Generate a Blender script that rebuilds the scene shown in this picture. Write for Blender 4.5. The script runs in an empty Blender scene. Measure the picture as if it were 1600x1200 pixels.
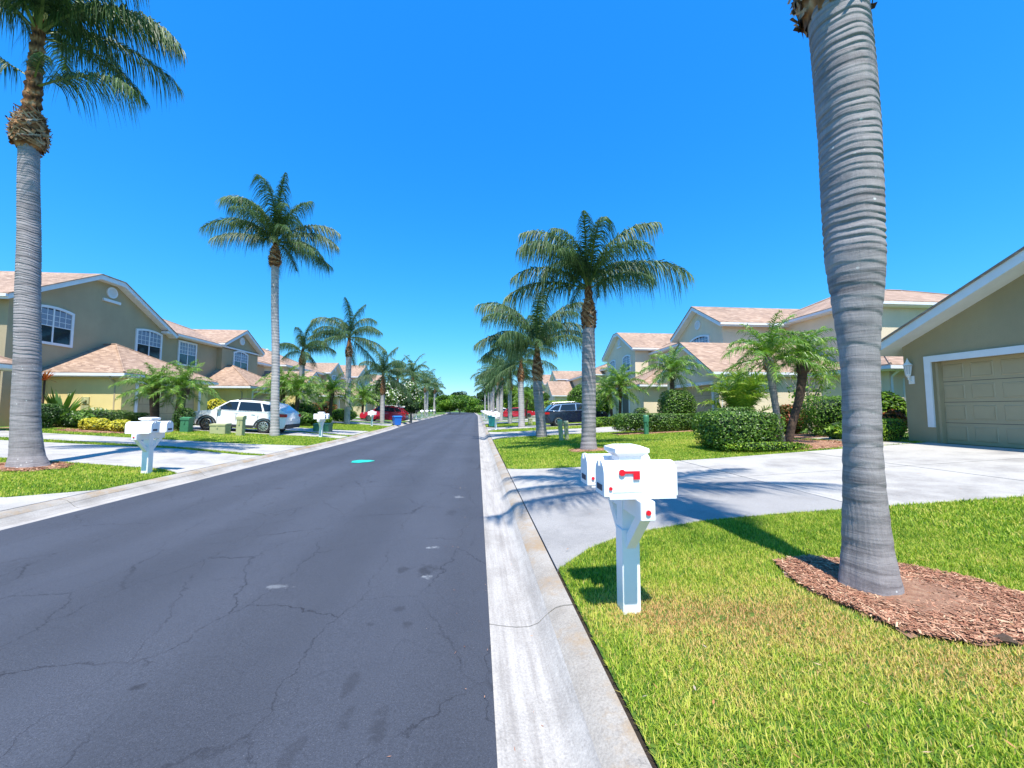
import bpy, bmesh, math, random
import numpy as np
from mathutils import Vector, Matrix
random.seed(7); rng = np.random.default_rng(7)
S = bpy.context.scene
COL = S.collection
R = math.radians

# ------------------------------------------------------------------ camera
CAMH = 1.6
yaw, pitch = 5.1314, 3.8141
cd = bpy.data.cameras.new('camera'); cam = bpy.data.objects.new('camera', cd); COL.objects.link(cam)
cd.sensor_width = 36; cd.lens = 13.5; cd.clip_start = 0.05; cd.clip_end = 3000
cam.location = (0, 0, CAMH)
cam.rotation_euler = (R(90 + pitch), 0, R(-yaw))
S.camera = cam
# ------------------------------------------------------------------ sky, sun, exposure
SUN_EL, SUN_AZ = 66.0, 178.0          # azimuth measured clockwise from +Y (road direction); sun is behind the camera
w = bpy.data.worlds.new('World'); S.world = w; w.use_nodes = True
nt = w.node_tree; nt.nodes.clear()
sky = nt.nodes.new('ShaderNodeTexSky'); sky.sky_type = 'NISHITA'; sky.sun_disc = False
sky.sun_elevation = R(SUN_EL); sky.sun_rotation = R(SUN_AZ)
sky.air_density = 1.15; sky.dust_density = 0.25; sky.ozone_density = 4.0; sky.altitude = 0
sp_ = nt.nodes.new('ShaderNodeSeparateColor'); cb_ = nt.nodes.new('ShaderNodeCombineColor'); nt.links.new(sky.outputs[0], sp_.inputs[0])
for i, (gain, power) in enumerate(((.118, 1.72), (.97, .82), (3.5, .32))):      # camera-like response: deeper, more saturated blue
    p_ = nt.nodes.new('ShaderNodeMath'); p_.operation = 'POWER'; p_.inputs[1].default_value = power; nt.links.new(sp_.outputs[i], p_.inputs[0])
    m_ = nt.nodes.new('ShaderNodeMath'); m_.operation = 'MULTIPLY'; m_.inputs[1].default_value = gain; nt.links.new(p_.outputs[0], m_.inputs[0]); nt.links.new(m_.outputs[0], cb_.inputs[i])
bg = nt.nodes.new('ShaderNodeBackground'); bg.inputs['Strength'].default_value = 0.13
wo = nt.nodes.new('ShaderNodeOutputWorld')
nt.links.new(cb_.outputs[0], bg.inputs[0]); nt.links.new(bg.outputs[0], wo.inputs[0])
sd = bpy.data.lights.new('sun', 'SUN'); sd.energy = 5.0; sd.angle = R(0.5); sd.color = (1.0, 0.94, 0.84)
sun = bpy.data.objects.new('sun', sd); COL.objects.link(sun)
az = R(SUN_AZ); el = R(SUN_EL)
sdir = Vector((math.sin(az)*math.cos(el), math.cos(az)*math.cos(el), math.sin(el)))
sun.rotation_euler = sdir.to_track_quat('Z', 'Y').to_euler(); sun.location = (0, -20, 40)
S.view_settings.view_transform = 'Standard'; S.view_settings.look = 'None'
S.view_settings.gamma = 1; S.view_settings.use_curve_mapping = False
S.view_settings.exposure = 0.75
S.render.engine = 'CYCLES'

# ------------------------------------------------------------------ materials
def newmat(name):
    m = bpy.data.materials.new(name); m.use_nodes = True
    nt = m.node_tree; nt.nodes.clear()
    o = nt.nodes.new('ShaderNodeOutputMaterial'); b = nt.nodes.new('ShaderNodeBsdfPrincipled')
    nt.links.new(b.outputs[0], o.inputs[0])
    return m, nt, b
def N(nt, t, **k):
    n = nt.nodes.new(t)
    for a, v in k.items(): setattr(n, a, v)
    return n
def setc(sock, c):
    sock.default_value = (*c, 1) if len(c) == 3 else c
def noise(nt, scale, detail=4, rough=.55, vec=None, dist=0):
    n = N(nt, 'ShaderNodeTexNoise'); n.inputs['Scale'].default_value = scale; n.inputs['Detail'].default_value = detail
    n.inputs['Roughness'].default_value = rough; n.inputs['Distortion'].default_value = dist
    if vec is not None: nt.links.new(vec, n.inputs['Vector'])
    return n.outputs[0]
def ramp(nt, fac, stops):
    r = N(nt, 'ShaderNodeValToRGB'); e = r.color_ramp.elements
    while len(e) < len(stops): e.new(.5)
    for i, (p, c) in enumerate(stops):
        e[i].position = p; e[i].color = (*c, 1) if not isinstance(c, (int, float)) else (c, c, c, 1)
    nt.links.new(fac, r.inputs[0]); return r.outputs[0]
def mixc(nt, fac, a, b, mode='MIX'):
    m = N(nt, 'ShaderNodeMix', data_type='RGBA', blend_type=mode)
    if isinstance(fac, (int, float)): m.inputs[0].default_value = fac
    else: nt.links.new(fac, m.inputs[0])
    for s, v in ((m.inputs[6], a), (m.inputs[7], b)):
        if isinstance(v, tuple): setc(s, v)
        else: nt.links.new(v, s)
    return m.outputs[2]
def mth(nt, op, a, b=None, c=None):
    m = N(nt, 'ShaderNodeMath', operation=op)
    for s, v in zip(m.inputs, (a, b, c)):
        if v is None: continue
        if isinstance(v, (int, float)): s.default_value = v
        else: nt.links.new(v, s)
    return m.outputs[0]
def pos(nt): return N(nt, 'ShaderNodeNewGeometry').outputs['Position']
def bump(nt, b, h, dist=.01, strength=.6):
    n = N(nt, 'ShaderNodeBump'); n.inputs['Distance'].default_value = dist; n.inputs['Strength'].default_value = strength
    nt.links.new(h, n.inputs['Height']); nt.links.new(n.outputs[0], b.inputs['Normal'])
def M_plain(name, c, rough=.5, metal=0, var=.12, scale=6, bs=0, bd=.004, coat=0, bscale=60):
    m, nt, b = newmat(name); P = pos(nt)
    n = noise(nt, scale, 5, .6, P)
    lo = tuple(x*(1-var) for x in c); hi = tuple(min(1, x*(1+var)) for x in c)
    nt.links.new(ramp(nt, n, [(.3, lo), (.7, hi)]), b.inputs['Base Color'])
    b.inputs['Roughness'].default_value = rough; b.inputs['Metallic'].default_value = metal
    b.inputs['Coat Weight'].default_value = coat
    if bs: bump(nt, b, noise(nt, bscale, 4, .6, P), bd, bs)
    return m
M = {}
def stucco(name, c):
    m, nt, b = newmat(name); P = pos(nt)
    n = noise(nt, .7, 6, .6, P)
    col = ramp(nt, n, [(.25, tuple(x*.88 for x in c)), (.75, tuple(x*1.07 for x in c))])
    mp = N(nt, 'ShaderNodeMapping'); mp.inputs['Scale'].default_value = (3, 3, .25); nt.links.new(P, mp.inputs[0])
    col = mixc(nt, 1, col, ramp(nt, noise(nt, 1.2, 6, .7, mp.outputs[0]), [(.3, .965), (.7, 1.01)]), 'MULTIPLY')
    nt.links.new(col, b.inputs['Base Color']); b.inputs['Roughness'].default_value = .9
    bump(nt, b, noise(nt, 38, 6, .8, P), .014, .7); return m
M['olive'] = stucco('olive_stucco', (.42, .345, .22))
M['moss'] = stucco('moss_stucco', (.36, .30, .185))
M['khaki'] = stucco('khaki_stucco', (.76, .61, .26))
M['tan'] = stucco('tan_stucco', (.62, .52, .36))
M['cream'] = stucco('cream_stucco', (.74, .63, .47))
M['white'] = M_plain('white_paint', (.80, .80, .80), .45, var=.04, scale=3)
M['trim'] = M_plain('white_trim', (.74, .76, .80), .5, var=.06, scale=2)
M['vinyl'] = M_plain('white_vinyl', (.86, .86, .87), .35, var=.03, scale=5)
M['door'] = M_plain('beige_door', (.43, .35, .215), .5, var=.05, scale=2)
M['darkdoor'] = M_plain('dark_grey_door', (.10, .10, .12), .5)
M['shadow'] = M_plain('dark_interior', (.03, .03, .035), .9)
M['red'] = M_plain('red_plastic', (.75, .01, .03), .35, var=.03)
M['black'] = M_plain('black_rubber', (.02, .02, .022), .7)
M['bplastic'] = M_plain('black_plastic', (.035, .036, .04), .55)
M['chrome'] = M_plain('alloy', (.65, .66, .68), .25, metal=.9, var=.03)
M['green_box'] = M_plain('green_utility_paint', (.05, .19, .10), .45, var=.1)
M['tan_box'] = M_plain('tan_utility_paint', (.42, .42, .22), .5, var=.08)
M['teal'] = M_plain('teal_paint', (.02, .45, .36), .5, var=.15, scale=9)
M['blue_bin'] = M_plain('blue_bin', (.02, .16, .60), .4, var=.05)
M['teal_bin'] = M_plain('teal_bin', (.02, .26, .24), .4, var=.05)
M['digit'] = M_plain('dark_print', (.04, .05, .08), .6)
def glassy(name, c, rough=.06):
    m, nt, b = newmat(name); setc(b.inputs['Base Color'], c); b.inputs['Roughness'].default_value = rough
    b.inputs['Specular IOR Level'].default_value = .8; return m
M['glass'] = glassy('window_glass', (.012, .018, .035))
M['blind'] = M_plain('window_blind', (.22, .27, .36), .25, var=.1)
M['carglass'] = glassy('car_glass', (.012, .015, .02), .04)
M['lampglass'] = glassy('lamp_glass', (.5, .52, .55), .15)
def carpaint(n, c):
    m = M_plain(n, c, .22, var=.02, coat=.8); return m
M['car_white'] = carpaint('white_car_paint', (.80, .80, .80)); M['car_navy'] = carpaint('navy_car_paint', (.006, .008, .026))
M['car_red'] = carpaint('red_car_paint', (.42, .012, .03)); M['car_silver'] = carpaint('silver_car_paint', (.5, .5, .52))
M['tail'] = M_plain('tail_lamp', (.45, .01, .01), .2); M['head'] = M_plain('head_lamp', (.6, .65, .7), .12)

def roofmat():
    m, nt, b = newmat('shingle_roof'); P = pos(nt)
    s = N(nt, 'ShaderNodeSeparateXYZ'); nt.links.new(P, s.inputs[0])
    row = mth(nt, 'FLOOR', mth(nt, 'DIVIDE', s.outputs[2], .062))
    u = mth(nt, 'ADD', mth(nt, 'MULTIPLY', s.outputs[0], 1.0), s.outputs[1])
    uu = mth(nt, 'FLOOR', mth(nt, 'ADD', mth(nt, 'DIVIDE', u, .22), mth(nt, 'MULTIPLY', row, .37)))
    c = N(nt, 'ShaderNodeCombineXYZ'); nt.links.new(row, c.inputs[0]); nt.links.new(uu, c.inputs[1])
    wn = N(nt, 'ShaderNodeTexWhiteNoise'); nt.links.new(c.outputs[0], wn.inputs[0])
    col = ramp(nt, wn.outputs[0], [(.0, (.25, .165, .12)), (.35, (.31, .21, .15)), (.7, (.36, .245, .175)), (1, (.42, .30, .225))])
    big = ramp(nt, noise(nt, .5, 4, .6, P), [(.3, .82), (.7, 1.1)])
    nt.links.new(mixc(nt, 1, col, big, 'MULTIPLY'), b.inputs['Base Color']); b.inputs['Roughness'].default_value = .95
    fr = mth(nt, 'FRACT', mth(nt, 'DIVIDE', s.outputs[2], .062))
    bump(nt, b, mth(nt, 'ADD', mth(nt, 'MULTIPLY', fr, -1), mth(nt, 'MULTIPLY', wn.outputs[0], .5)), .015, .8)
    return m
M['roof'] = roofmat()

DK, WH = (.018, .02, .028), (.30, .32, .34)
STAINS = [(-.52, 3.98, .13, .16, DK, .75), (-.74, 4.03, .07, .09, DK, .6), (-.50, 4.62, .07, .06, WH, .7), (-.46, 3.83, .07, .05, WH, .7), (-1.75, 3.70, .12, .06, WH, .35), (-.33, 7.2, .10, .12, WH, .35),
          (-.72, 2.42, .05, .14, DK, .45), (-.49, 2.10, .06, .16, DK, .5), (-.66, 2.16, .04, .1, DK, .4), (-1.90, 2.47, .05, .03, DK, .8), (-.80, 3.05, .05, .05, DK, .6), (-.50, 3.01, .05, .06, DK, .55), (-.62, 3.25, .06, .06, DK, .5), (-.40, 6.1, .12, .2, DK, .4), (-.85, 2.0, .05, .15, DK, .35)]
def asphalt():
    m, nt, b = newmat('asphalt'); P = pos(nt)
    base = ramp(nt, noise(nt, .35, 5, .6, P), [(.3, (.040, .047, .066)), (.7, (.055, .063, .085))])
    fine = ramp(nt, noise(nt, 95, 5, .85, P), [(.32, .55), (.68, 1.4)])
    c = mixc(nt, 1, base, fine, 'MULTIPLY')
    spk = ramp(nt, noise(nt, 260, 2, .5, P), [(.66, 0), (.72, 1)])
    c = mixc(nt, mth(nt, 'MULTIPLY', spk, .45), c, (.30, .30, .33))
    # cracks
    dn = N(nt, 'ShaderNodeTexNoise'); dn.inputs['Scale'].default_value = 3.0; dn.inputs['Detail'].default_value = 9; dn.inputs['Roughness'].default_value = .68; nt.links.new(P, dn.inputs[0])
    ad = N(nt, 'ShaderNodeVectorMath', operation='MULTIPLY_ADD'); nt.links.new(dn.outputs[1], ad.inputs[0]); ad.inputs[1].default_value = (.34, .34, 0); nt.links.new(P, ad.inputs[2])
    mp = N(nt, 'ShaderNodeMapping'); mp.inputs['Rotation'].default_value = (0, 0, .5); mp.inputs['Scale'].default_value = (1.25, .6, 0); nt.links.new(ad.outputs[0], mp.inputs[0])
    v = N(nt, 'ShaderNodeTexVoronoi', feature='DISTANCE_TO_EDGE'); v.inputs['Scale'].default_value = 1.05; nt.links.new(mp.outputs[0], v.inputs['Vector'])
    line = ramp(nt, v.outputs[0], [(.0, 1), (.0075, 0)])
    msk = ramp(nt, noise(nt, .9, 4, .6, P), [(.38, 0), (.52, 1)])
    v2 = N(nt, 'ShaderNodeTexVoronoi', feature='DISTANCE_TO_EDGE'); v2.inputs['Scale'].default_value = 2.4; nt.links.new(mp.outputs[0], v2.inputs['Vector'])
    line2 = mth(nt, 'MULTIPLY', ramp(nt, v2.outputs[0], [(.0, 1), (.007, 0)]), ramp(nt, noise(nt, .5, 3, .6, P), [(.46, 0), (.58, 1)]))
    cr = mth(nt, 'MAXIMUM', mth(nt, 'MULTIPLY', line, msk), mth(nt, 'MULTIPLY', line2, .7))
    c = mixc(nt, mth(nt, 'MULTIPLY', cr, .85), c, (.010, .011, .018))
    # oil spots
    vs = N(nt, 'ShaderNodeTexVoronoi'); vs.inputs['Scale'].default_value = .9; nt.links.new(ad.outputs[0], vs.inputs['Vector'])
    sp = ramp(nt, vs.outputs[0], [(.05, 1), (.10, 0)])
    c = mixc(nt, mth(nt, 'MULTIPLY', sp, .6), c, (.03, .03, .04))
    # individual stains and spills on the near carriageway
    nd = noise(nt, 9, 5, .7, P); s3 = N(nt, 'ShaderNodeSeparateXYZ'); nt.links.new(P, s3.inputs[0])
    for x_, y_, rx_, ry_, cc_, k_ in STAINS:
        dx_ = mth(nt, 'DIVIDE', mth(nt, 'SUBTRACT', s3.outputs[0], x_), rx_); dy_ = mth(nt, 'DIVIDE', mth(nt, 'SUBTRACT', s3.outputs[1], y_), ry_)
        r2 = mth(nt, 'ADD', mth(nt, 'ADD', mth(nt, 'MULTIPLY', dx_, dx_), mth(nt, 'MULTIPLY', dy_, dy_)), mth(nt, 'MULTIPLY', mth(nt, 'SUBTRACT', nd, .5), 5.5))
        c = mixc(nt, mth(nt, 'MULTIPLY', ramp(nt, r2, [(.0, 1), (.9, 0)]), k_), c, cc_)
    # worn, slightly paler wheel tracks
    wt = N(nt, 'ShaderNodeTexWave', wave_type='BANDS', bands_direction='X'); wt.inputs['Scale'].default_value = .21; wt.inputs['Distortion'].default_value = .8; nt.links.new(P, wt.inputs[0])
    c = mixc(nt, 1, c, ramp(nt, wt.outputs[1], [(.2, .92), (.8, 1.08)]), 'MULTIPLY')
    nt.links.new(c, b.inputs['Base Color']); b.inputs['Roughness'].default_value = .82
    bump(nt, b, noise(nt, 130, 4, .8, P), .008, .8); return m
M['asphalt'] = asphalt()

def concrete(name, c, dark, rust=0, streak=0):
    m, nt, b = newmat(name); P = pos(nt)
    n1 = noise(nt, 1.1, 7, .65, P)
    col = ramp(nt, n1, [(.28, dark), (.52, c), (.8, tuple(min(1, x*1.12) for x in c))])
    fine = ramp(nt, noise(nt, 75, 5, .8, P), [(.3, .62), (.7, 1.15)])
    col = mixc(nt, 1, col, fine, 'MULTIPLY')
    if streak:
        mp = N(nt, 'ShaderNodeMapping'); mp.inputs['Scale'].default_value = (9, .5, 1); nt.links.new(P, mp.inputs[0])
        s = ramp(nt, noise(nt, 1.3, 6, .7, mp.outputs[0]), [(.42, 0), (.66, 1)])
        col = mixc(nt, mth(nt, 'MULTIPLY', s, streak), col, (.13, .115, .105))
    if rust:
        s = ramp(nt, noise(nt, 1.3, 7, .75, P), [(.47, 0), (.62, 1)])
        col = mixc(nt, mth(nt, 'MULTIPLY', s, rust), col, (.31, .215, .12))
        s4 = ramp(nt, noise(nt, 2.1, 8, .8, P), [(.56, 0), (.66, 1)]); col = mixc(nt, mth(nt, 'MULTIPLY', s4, .55), col, (.17, .155, .145))
        s2 = ramp(nt, noise(nt, 14, 5, .8, P), [(.62, 0), (.70, 1)])
        col = mixc(nt, mth(nt, 'MULTIPLY', s2, .5), col, (.09, .085, .08))
    nt.links.new(col, b.inputs['Base Color']); b.inputs['Roughness'].default_value = .9
    bump(nt, b, noise(nt, 70, 5, .75, P), .006, .55); return m
M['conc'] = concrete('driveway_concrete', (.44, .42, .39), (.27, .255, .24), streak=0)
M['conc_grey'] = concrete('weathered_concrete', (.32, .31, .30), (.22, .215, .21))
M['curb'] = concrete('curb_concrete', (.38, .35, .31), (.25, .22, .185), rust=.85)
M['gutter'] = concrete('gutter_concrete', (.45, .425, .395), (.30, .28, .255), streak=.45)

def soilmat(name, stops, sc=3):
    m, nt, b = newmat(name); P = pos(nt)
    c = ramp(nt, noise(nt, sc, 8, .7, P), stops); nt.links.new(c, b.inputs['Base Color']); b.inputs['Roughness'].default_value = 1
    bump(nt, b, noise(nt, 25, 6, .8, P), .04, .8); return m
M['lawn'] = soilmat('lawn_ground', [(.3, (.05, .13, .012)), (.5, (.085, .18, .018)), (.72, (.16, .21, .03))], 2.2)
M['soil'] = soilmat('dark_soil', [(.3, (.02, .014, .01)), (.7, (.06, .04, .025))], 20)
M['mulch'] = soilmat('mulch', [(.3, (.20, .10, .06)), (.5, (.33, .175, .11)), (.7, (.45, .29, .19))], 18)

def tintmat(name, cols, rough=.55, trans=.25, spec=.3):
    """leaf material: colour ramp over the per-leaf 'tint' attribute, partly translucent"""
    m, nt, b = newmat(name)
    a = N(nt, 'ShaderNodeAttribute', attribute_name='tint')
    n = len(cols); c = ramp(nt, a.outputs['Fac'], [(i/(n-1), cc) for i, cc in enumerate(cols)])
    nt.links.new(c, b.inputs['Base Color']); b.inputs['Roughness'].default_value = rough; b.inputs['Specular IOR Level'].default_value = spec
    t = N(nt, 'ShaderNodeBsdfTranslucent'); nt.links.new(mixc(nt, 1, c, (1.3, 1.5, .6), 'MULTIPLY'), t.inputs[0])
    mx = N(nt, 'ShaderNodeMixShader'); mx.inputs[0].default_value = trans
    nt.links.new(b.outputs[0], mx.inputs[1]); nt.links.new(t.outputs[0], mx.inputs[2])
    nt.links.new(mx.outputs[0], [x for x in nt.nodes if x.type == 'OUTPUT_MATERIAL'][0].inputs[0]); return m
M['blade'] = tintmat('grass_blade', [(.03, .09, .008), (.15, .28, .018), (.33, .44, .035), (.55, .52, .10), (.64, .47, .17), (.55, .32, .14)], .6, .3)
M['frond'] = tintmat('palm_frond', [(.016, .042, .018), (.042, .095, .034), (.09, .165, .05), (.16, .24, .06), (.34, .31, .10)], .5, .2, .4)
M['frond_y'] = tintmat('date_palm_frond', [(.03, .09, .02), (.08, .18, .025), (.15, .28, .035), (.26, .36, .05), (.42, .35, .08)], .4, .25, .5)
M['leaf'] = tintmat('shrub_leaf', [(.02, .055, .010), (.05, .12, .016), (.12, .23, .025), (.26, .40, .05)], .4, .2, .5)
M['leaf_lime'] = tintmat('lime_leaf', [(.04, .10, .01), (.09, .20, .02), (.20, .34, .03), (.38, .48, .04)], .45, .25)
M['leaf_yellow'] = tintmat('yellow_leaf', [(.15, .22, .02), (.50, .45, .03), (.70, .62, .05), (.75, .70, .22)], .5, .25)
M['leaf_red'] = tintmat('red_leaf', [(.03, .08, .015), (.10, .10, .02), (.32, .05, .03), (.55, .20, .04)], .45, .2)
M['leaf_white'] = tintmat('flowering_leaf', [(.02, .06, .012), (.06, .14, .02), (.12, .24, .03), (.75, .75, .66)], .5, .2)
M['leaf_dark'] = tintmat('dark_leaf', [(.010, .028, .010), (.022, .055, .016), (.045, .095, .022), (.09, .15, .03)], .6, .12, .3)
M['chip'] = tintmat('mulch_chip', [(.15, .065, .04), (.33, .145, .085), (.47, .26, .165), (.64, .48, .31)], .9, 0)

def trunkmat(name, ringf, c0, c1, lich=True, vert=True):
    m, nt, b = newmat(name); tc = N(nt, 'ShaderNodeTexCoord'); P = tc.outputs['Object']
    mp = N(nt, 'ShaderNodeMapping'); mp.inputs['Scale'].default_value = (1.2, 1.2, ringf); nt.links.new(P, mp.inputs[0])
    n = noise(nt, 1.0, 8, .7, mp.outputs[0], 0.8)
    col = ramp(nt, n, [(.30, c0), (.55, c1), (.75, tuple(min(1, x*1.25) for x in c1))])
    mv = N(nt, 'ShaderNodeMapping'); mv.inputs['Scale'].default_value = (26, 26, 5); nt.links.new(P, mv.inputs[0])
    vn = noise(nt, 1.0, 7, .75, mv.outputs[0], 1.2)
    col = mixc(nt, 1, col, ramp(nt, vn, [(.3, .82), (.7, 1.08)]), 'MULTIPLY')
    if lich:
        vo = N(nt, 'ShaderNodeTexVoronoi'); vo.inputs['Scale'].default_value = 13; nt.links.new(P, vo.inputs['Vector'])
        sp = mth(nt, 'MULTIPLY', ramp(nt, vo.outputs[0], [(.12, 1), (.16, 0)]), ramp(nt, noise(nt, 1.6, 2, .5, P), [(.55, 0), (.6, 1)]))
        col = mixc(nt, mth(nt, 'MULTIPLY', sp, .8), col, (.62, .64, .62))
    nt.links.new(col, b.inputs['Base Color']); b.inputs['Roughness'].default_value = .92
    bump(nt, b, mth(nt, 'ADD', n, mth(nt, 'MULTIPLY', vn, .6)), .012, .7); return m
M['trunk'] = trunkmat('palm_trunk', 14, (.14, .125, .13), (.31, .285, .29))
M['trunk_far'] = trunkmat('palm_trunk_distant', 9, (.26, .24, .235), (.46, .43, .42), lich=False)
M['trunk_dark'] = trunkmat('date_palm_trunk', 14, (.035, .022, .016), (.10, .065, .045), lich=False)
M['trunk_date'] = trunkmat('slim_trunk', 14, (.12, .10, .085), (.27, .245, .22), lich=False)
M['fibre'] = tintmat('palm_fibre', [(.05, .025, .015), (.16, .07, .03), (.36, .17, .07), (.50, .34, .20), (.30, .27, .24)], .9, 0)

# ------------------------------------------------------------------ mesh helpers
class MB:
    def __init__(s): s.v = []; s.f = []
    def add(s, vs, fs):
        o = len(s.v); s.v += [tuple(p) for p in vs]; s.f += [tuple(i+o for i in f) for f in fs]; return s
    def box(s, x0, x1, y0, y1, z0, z1):
        if x0 > x1: x0, x1 = x1, x0
        if y0 > y1: y0, y1 = y1, y0
        return s.add([(x0,y0,z0),(x1,y0,z0),(x1,y1,z0),(x0,y1,z0),(x0,y0,z1),(x1,y0,z1),(x1,y1,z1),(x0,y1,z1)],
                     [(0,3,2,1),(4,5,6,7),(0,1,5,4),(1,2,6,5),(2,3,7,6),(3,0,4,7)])
    def prism(s, pts, d):
        """closed polygon of 3-D points swept by vector d"""
        n = len(pts); d = Vector(d); a = [Vector(p) for p in pts]; b = [p+d for p in a]
        return s.add(a+b, [tuple(range(n))[::-1], tuple(range(n, 2*n))] + [(i, (i+1) % n, n+(i+1) % n, n+i) for i in range(n)])
    def ring(s, outer, inner, d):
        """frame between two closed loops of equal length, swept by d"""
        n = len(outer); d = Vector(d); a = [Vector(p) for p in outer]; b = [Vector(p) for p in inner]
        vs = a + b + [p+d for p in a] + [p+d for p in b]; fs = []
        for i in range(n):
            j = (i+1) % n
            fs += [(i, j, n+j, n+i), (2*n+i, 3*n+i, 3*n+j, 2*n+j), (i, 2*n+i, 2*n+j, j), (n+i, n+j, 3*n+j, 3*n+i)]
        return s.add(vs, fs)
    def tube(s, pts, rs, seg=8, cap=True):
        pts = [Vector(p) for p in pts]
        if not hasattr(rs, '__len__'): rs = [rs]*len(pts)
        rings = []; up = None
        for i, p in enumerate(pts):
            t = (pts[min(i+1, len(pts)-1)] - pts[max(i-1, 0)]).normalized()
            if up is None: up = Vector((0, 0, 1)) if abs(t.z) < .9 else Vector((1, 0, 0))
            a = t.cross(up).normalized(); b = a.cross(t).normalized(); up = b
            rings.append([p + (a*math.cos(2*math.pi*k/seg) + b*math.sin(2*math.pi*k/seg))*rs[i] for k in range(seg)])
        vs = [q for r in rings for q in r]; fs = []
        for i in range(len(rings)-1):
            for k in range(seg): fs.append((i*seg+k, i*seg+(k+1) % seg, (i+1)*seg+(k+1) % seg, (i+1)*seg+k))
        if cap: fs += [tuple(range(seg))[::-1], tuple(range((len(rings)-1)*seg, len(rings)*seg))]
        return s.add(vs, fs)
    def lathe(s, prof, seg=16, c=(0, 0, 0), axis='z'):
        vs = []; fs = []
        for r, z in prof:
            for k in range(seg):
                a = 2*math.pi*k/seg; x, y = r*math.cos(a), r*math.sin(a)
                vs.append((c[0]+x, c[1]+y, c[2]+z) if axis == 'z' else (c[0]+x, c[1]+z, c[2]+y))
        for i in range(len(prof)-1):
            for k in range(seg): fs.append((i*seg+k, i*seg+(k+1) % seg, (i+1)*seg+(k+1) % seg, (i+1)*seg+k))
        fs += [tuple(range(seg))[::-1], tuple(range((len(prof)-1)*seg, len(prof)*seg))]
        return s.add(vs, fs)

def wloc(p):
    l = Vector((0, 0, 0))
    while p is not None: l += p.location; p = p.parent
    return l
def mesh_obj(name, mb, mat, parent=None, smooth=False, world=True, fix=True, bev=0):
    off = wloc(parent) if (parent is not None and world) else Vector((0, 0, 0))
    me = bpy.data.meshes.new(name)
    me.from_pydata([(x-off.x, y-off.y, z-off.z) for x, y, z in mb.v], [], mb.f)
    if fix or bev:
        b = bmesh.new(); b.from_mesh(me)
        if bev: bmesh.ops.bevel(b, geom=[e for e in b.edges], offset=bev, segments=2, affect='EDGES', clamp_overlap=True)
        bmesh.ops.recalc_face_normals(b, faces=b.faces); b.to_mesh(me); b.free()
    me.materials.append(M[mat] if isinstance(mat, str) else mat)
    if smooth:
        me.polygons.foreach_set('use_smooth', [True]*len(me.polygons))
        me.set_sharp_from_angle(angle=R(40))
    o = bpy.data.objects.new(name, me); COL.objects.link(o)
    if parent is not None: o.parent = parent
    return o
def np_obj(name, V, F, mat, parent=None, tint=None, loc=None, smooth=False):
    """V (n,3), F (m,3|4) arrays"""
    me = bpy.data.meshes.new(name); k = F.shape[1]
    me.vertices.add(len(V)); me.vertices.foreach_set('co', np.ascontiguousarray(V, dtype=np.float32).ravel())
    me.loops.add(F.size); me.loops.foreach_set('vertex_index', np.ascontiguousarray(F, dtype=np.int32).ravel())
    me.polygons.add(len(F)); me.polygons.foreach_set('loop_start', np.arange(0, F.size, k, dtype=np.int32))
    me.update(calc_edges=True)
    if tint is not None:
        a = me.attributes.new('tint', 'FLOAT', 'POINT'); a.data.foreach_set('value', np.ascontiguousarray(tint, dtype=np.float32))
    if smooth: me.polygons.foreach_set('use_smooth', np.ones(len(F), bool))
    me.materials.append(M[mat]); o = bpy.data.objects.new(name, me); COL.objects.link(o)
    if parent is not None: o.parent = parent
    if loc is not None: o.location = loc
    return o
def tag(o, label=None, cat=None, group=None, kind=None):
    if label: o['label'] = label
    if cat: o['category'] = cat
    if group: o['group'] = group
    if kind: o['kind'] = kind
    return o
def thing(name, label, cat, loc=(0, 0, 0), group=None, rz=0):
    o = bpy.data.objects.new(name, None); COL.objects.link(o); o.location = loc; o.rotation_euler[2] = rz
    o.empty_display_size = .3
    return tag(o, label, cat, group)
def copy_tree(o, parent=None):
    c = o.copy(); COL.objects.link(c); c.parent = parent
    for ch in o.children: copy_tree(ch, c)
    return c

# ------------------------------------------------------------------ terrain
def shL(y): return np.interp(y, [20, 31, 48, 77, 148, 200, 300], [0, -.45, -1.7, -2.6, -5.0, -9, -30])
def shR(y): return np.interp(y, [100, 190, 300], [0, -1.6, -22])
def gz(x, y):
    xr = x - shR(y); xl = x - shL(y)
    zr = np.interp(xr, [.1, .28, .45, .58, .72, 12.9, 60], [0, -.035, -.03, .055, .10, .65, .65])
    zl = np.interp(-xl, [6.3, 6.48, 6.65, 6.80, 6.95, 18.5, 60], [0, -.035, -.03, .06, .10, .80, .80])
    return np.where(x > -3, zr, zl)
def G(x, y): return float(gz(np.float64(x), np.float64(y)))
def struct(o): o['kind'] = 'structure'; return o

YS = [-12, -6, 0, 2, 4, 6, 8, 10, 12, 14, 16, 18, 20, 23, 26, 31, 36, 42, 48, 56, 66, 77, 90, 105, 125, 148, 170, 190]
def strip(us, side, ys, dz=0):
    """grid over road-following coordinates"""
    V = []; F = []
    for y in ys:
        sh = float(shR(y) if side > 0 else shL(y))
        for u in us: V.append((u+sh, y, G(u+sh, y)+dz))
    n = len(us)
    for i in range(len(ys)-1):
        for j in range(n-1): F.append((i*n+j, i*n+j+1, (i+1)*n+j+1, (i+1)*n+j))
    b = MB(); b.add(V, F); return b
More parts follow.
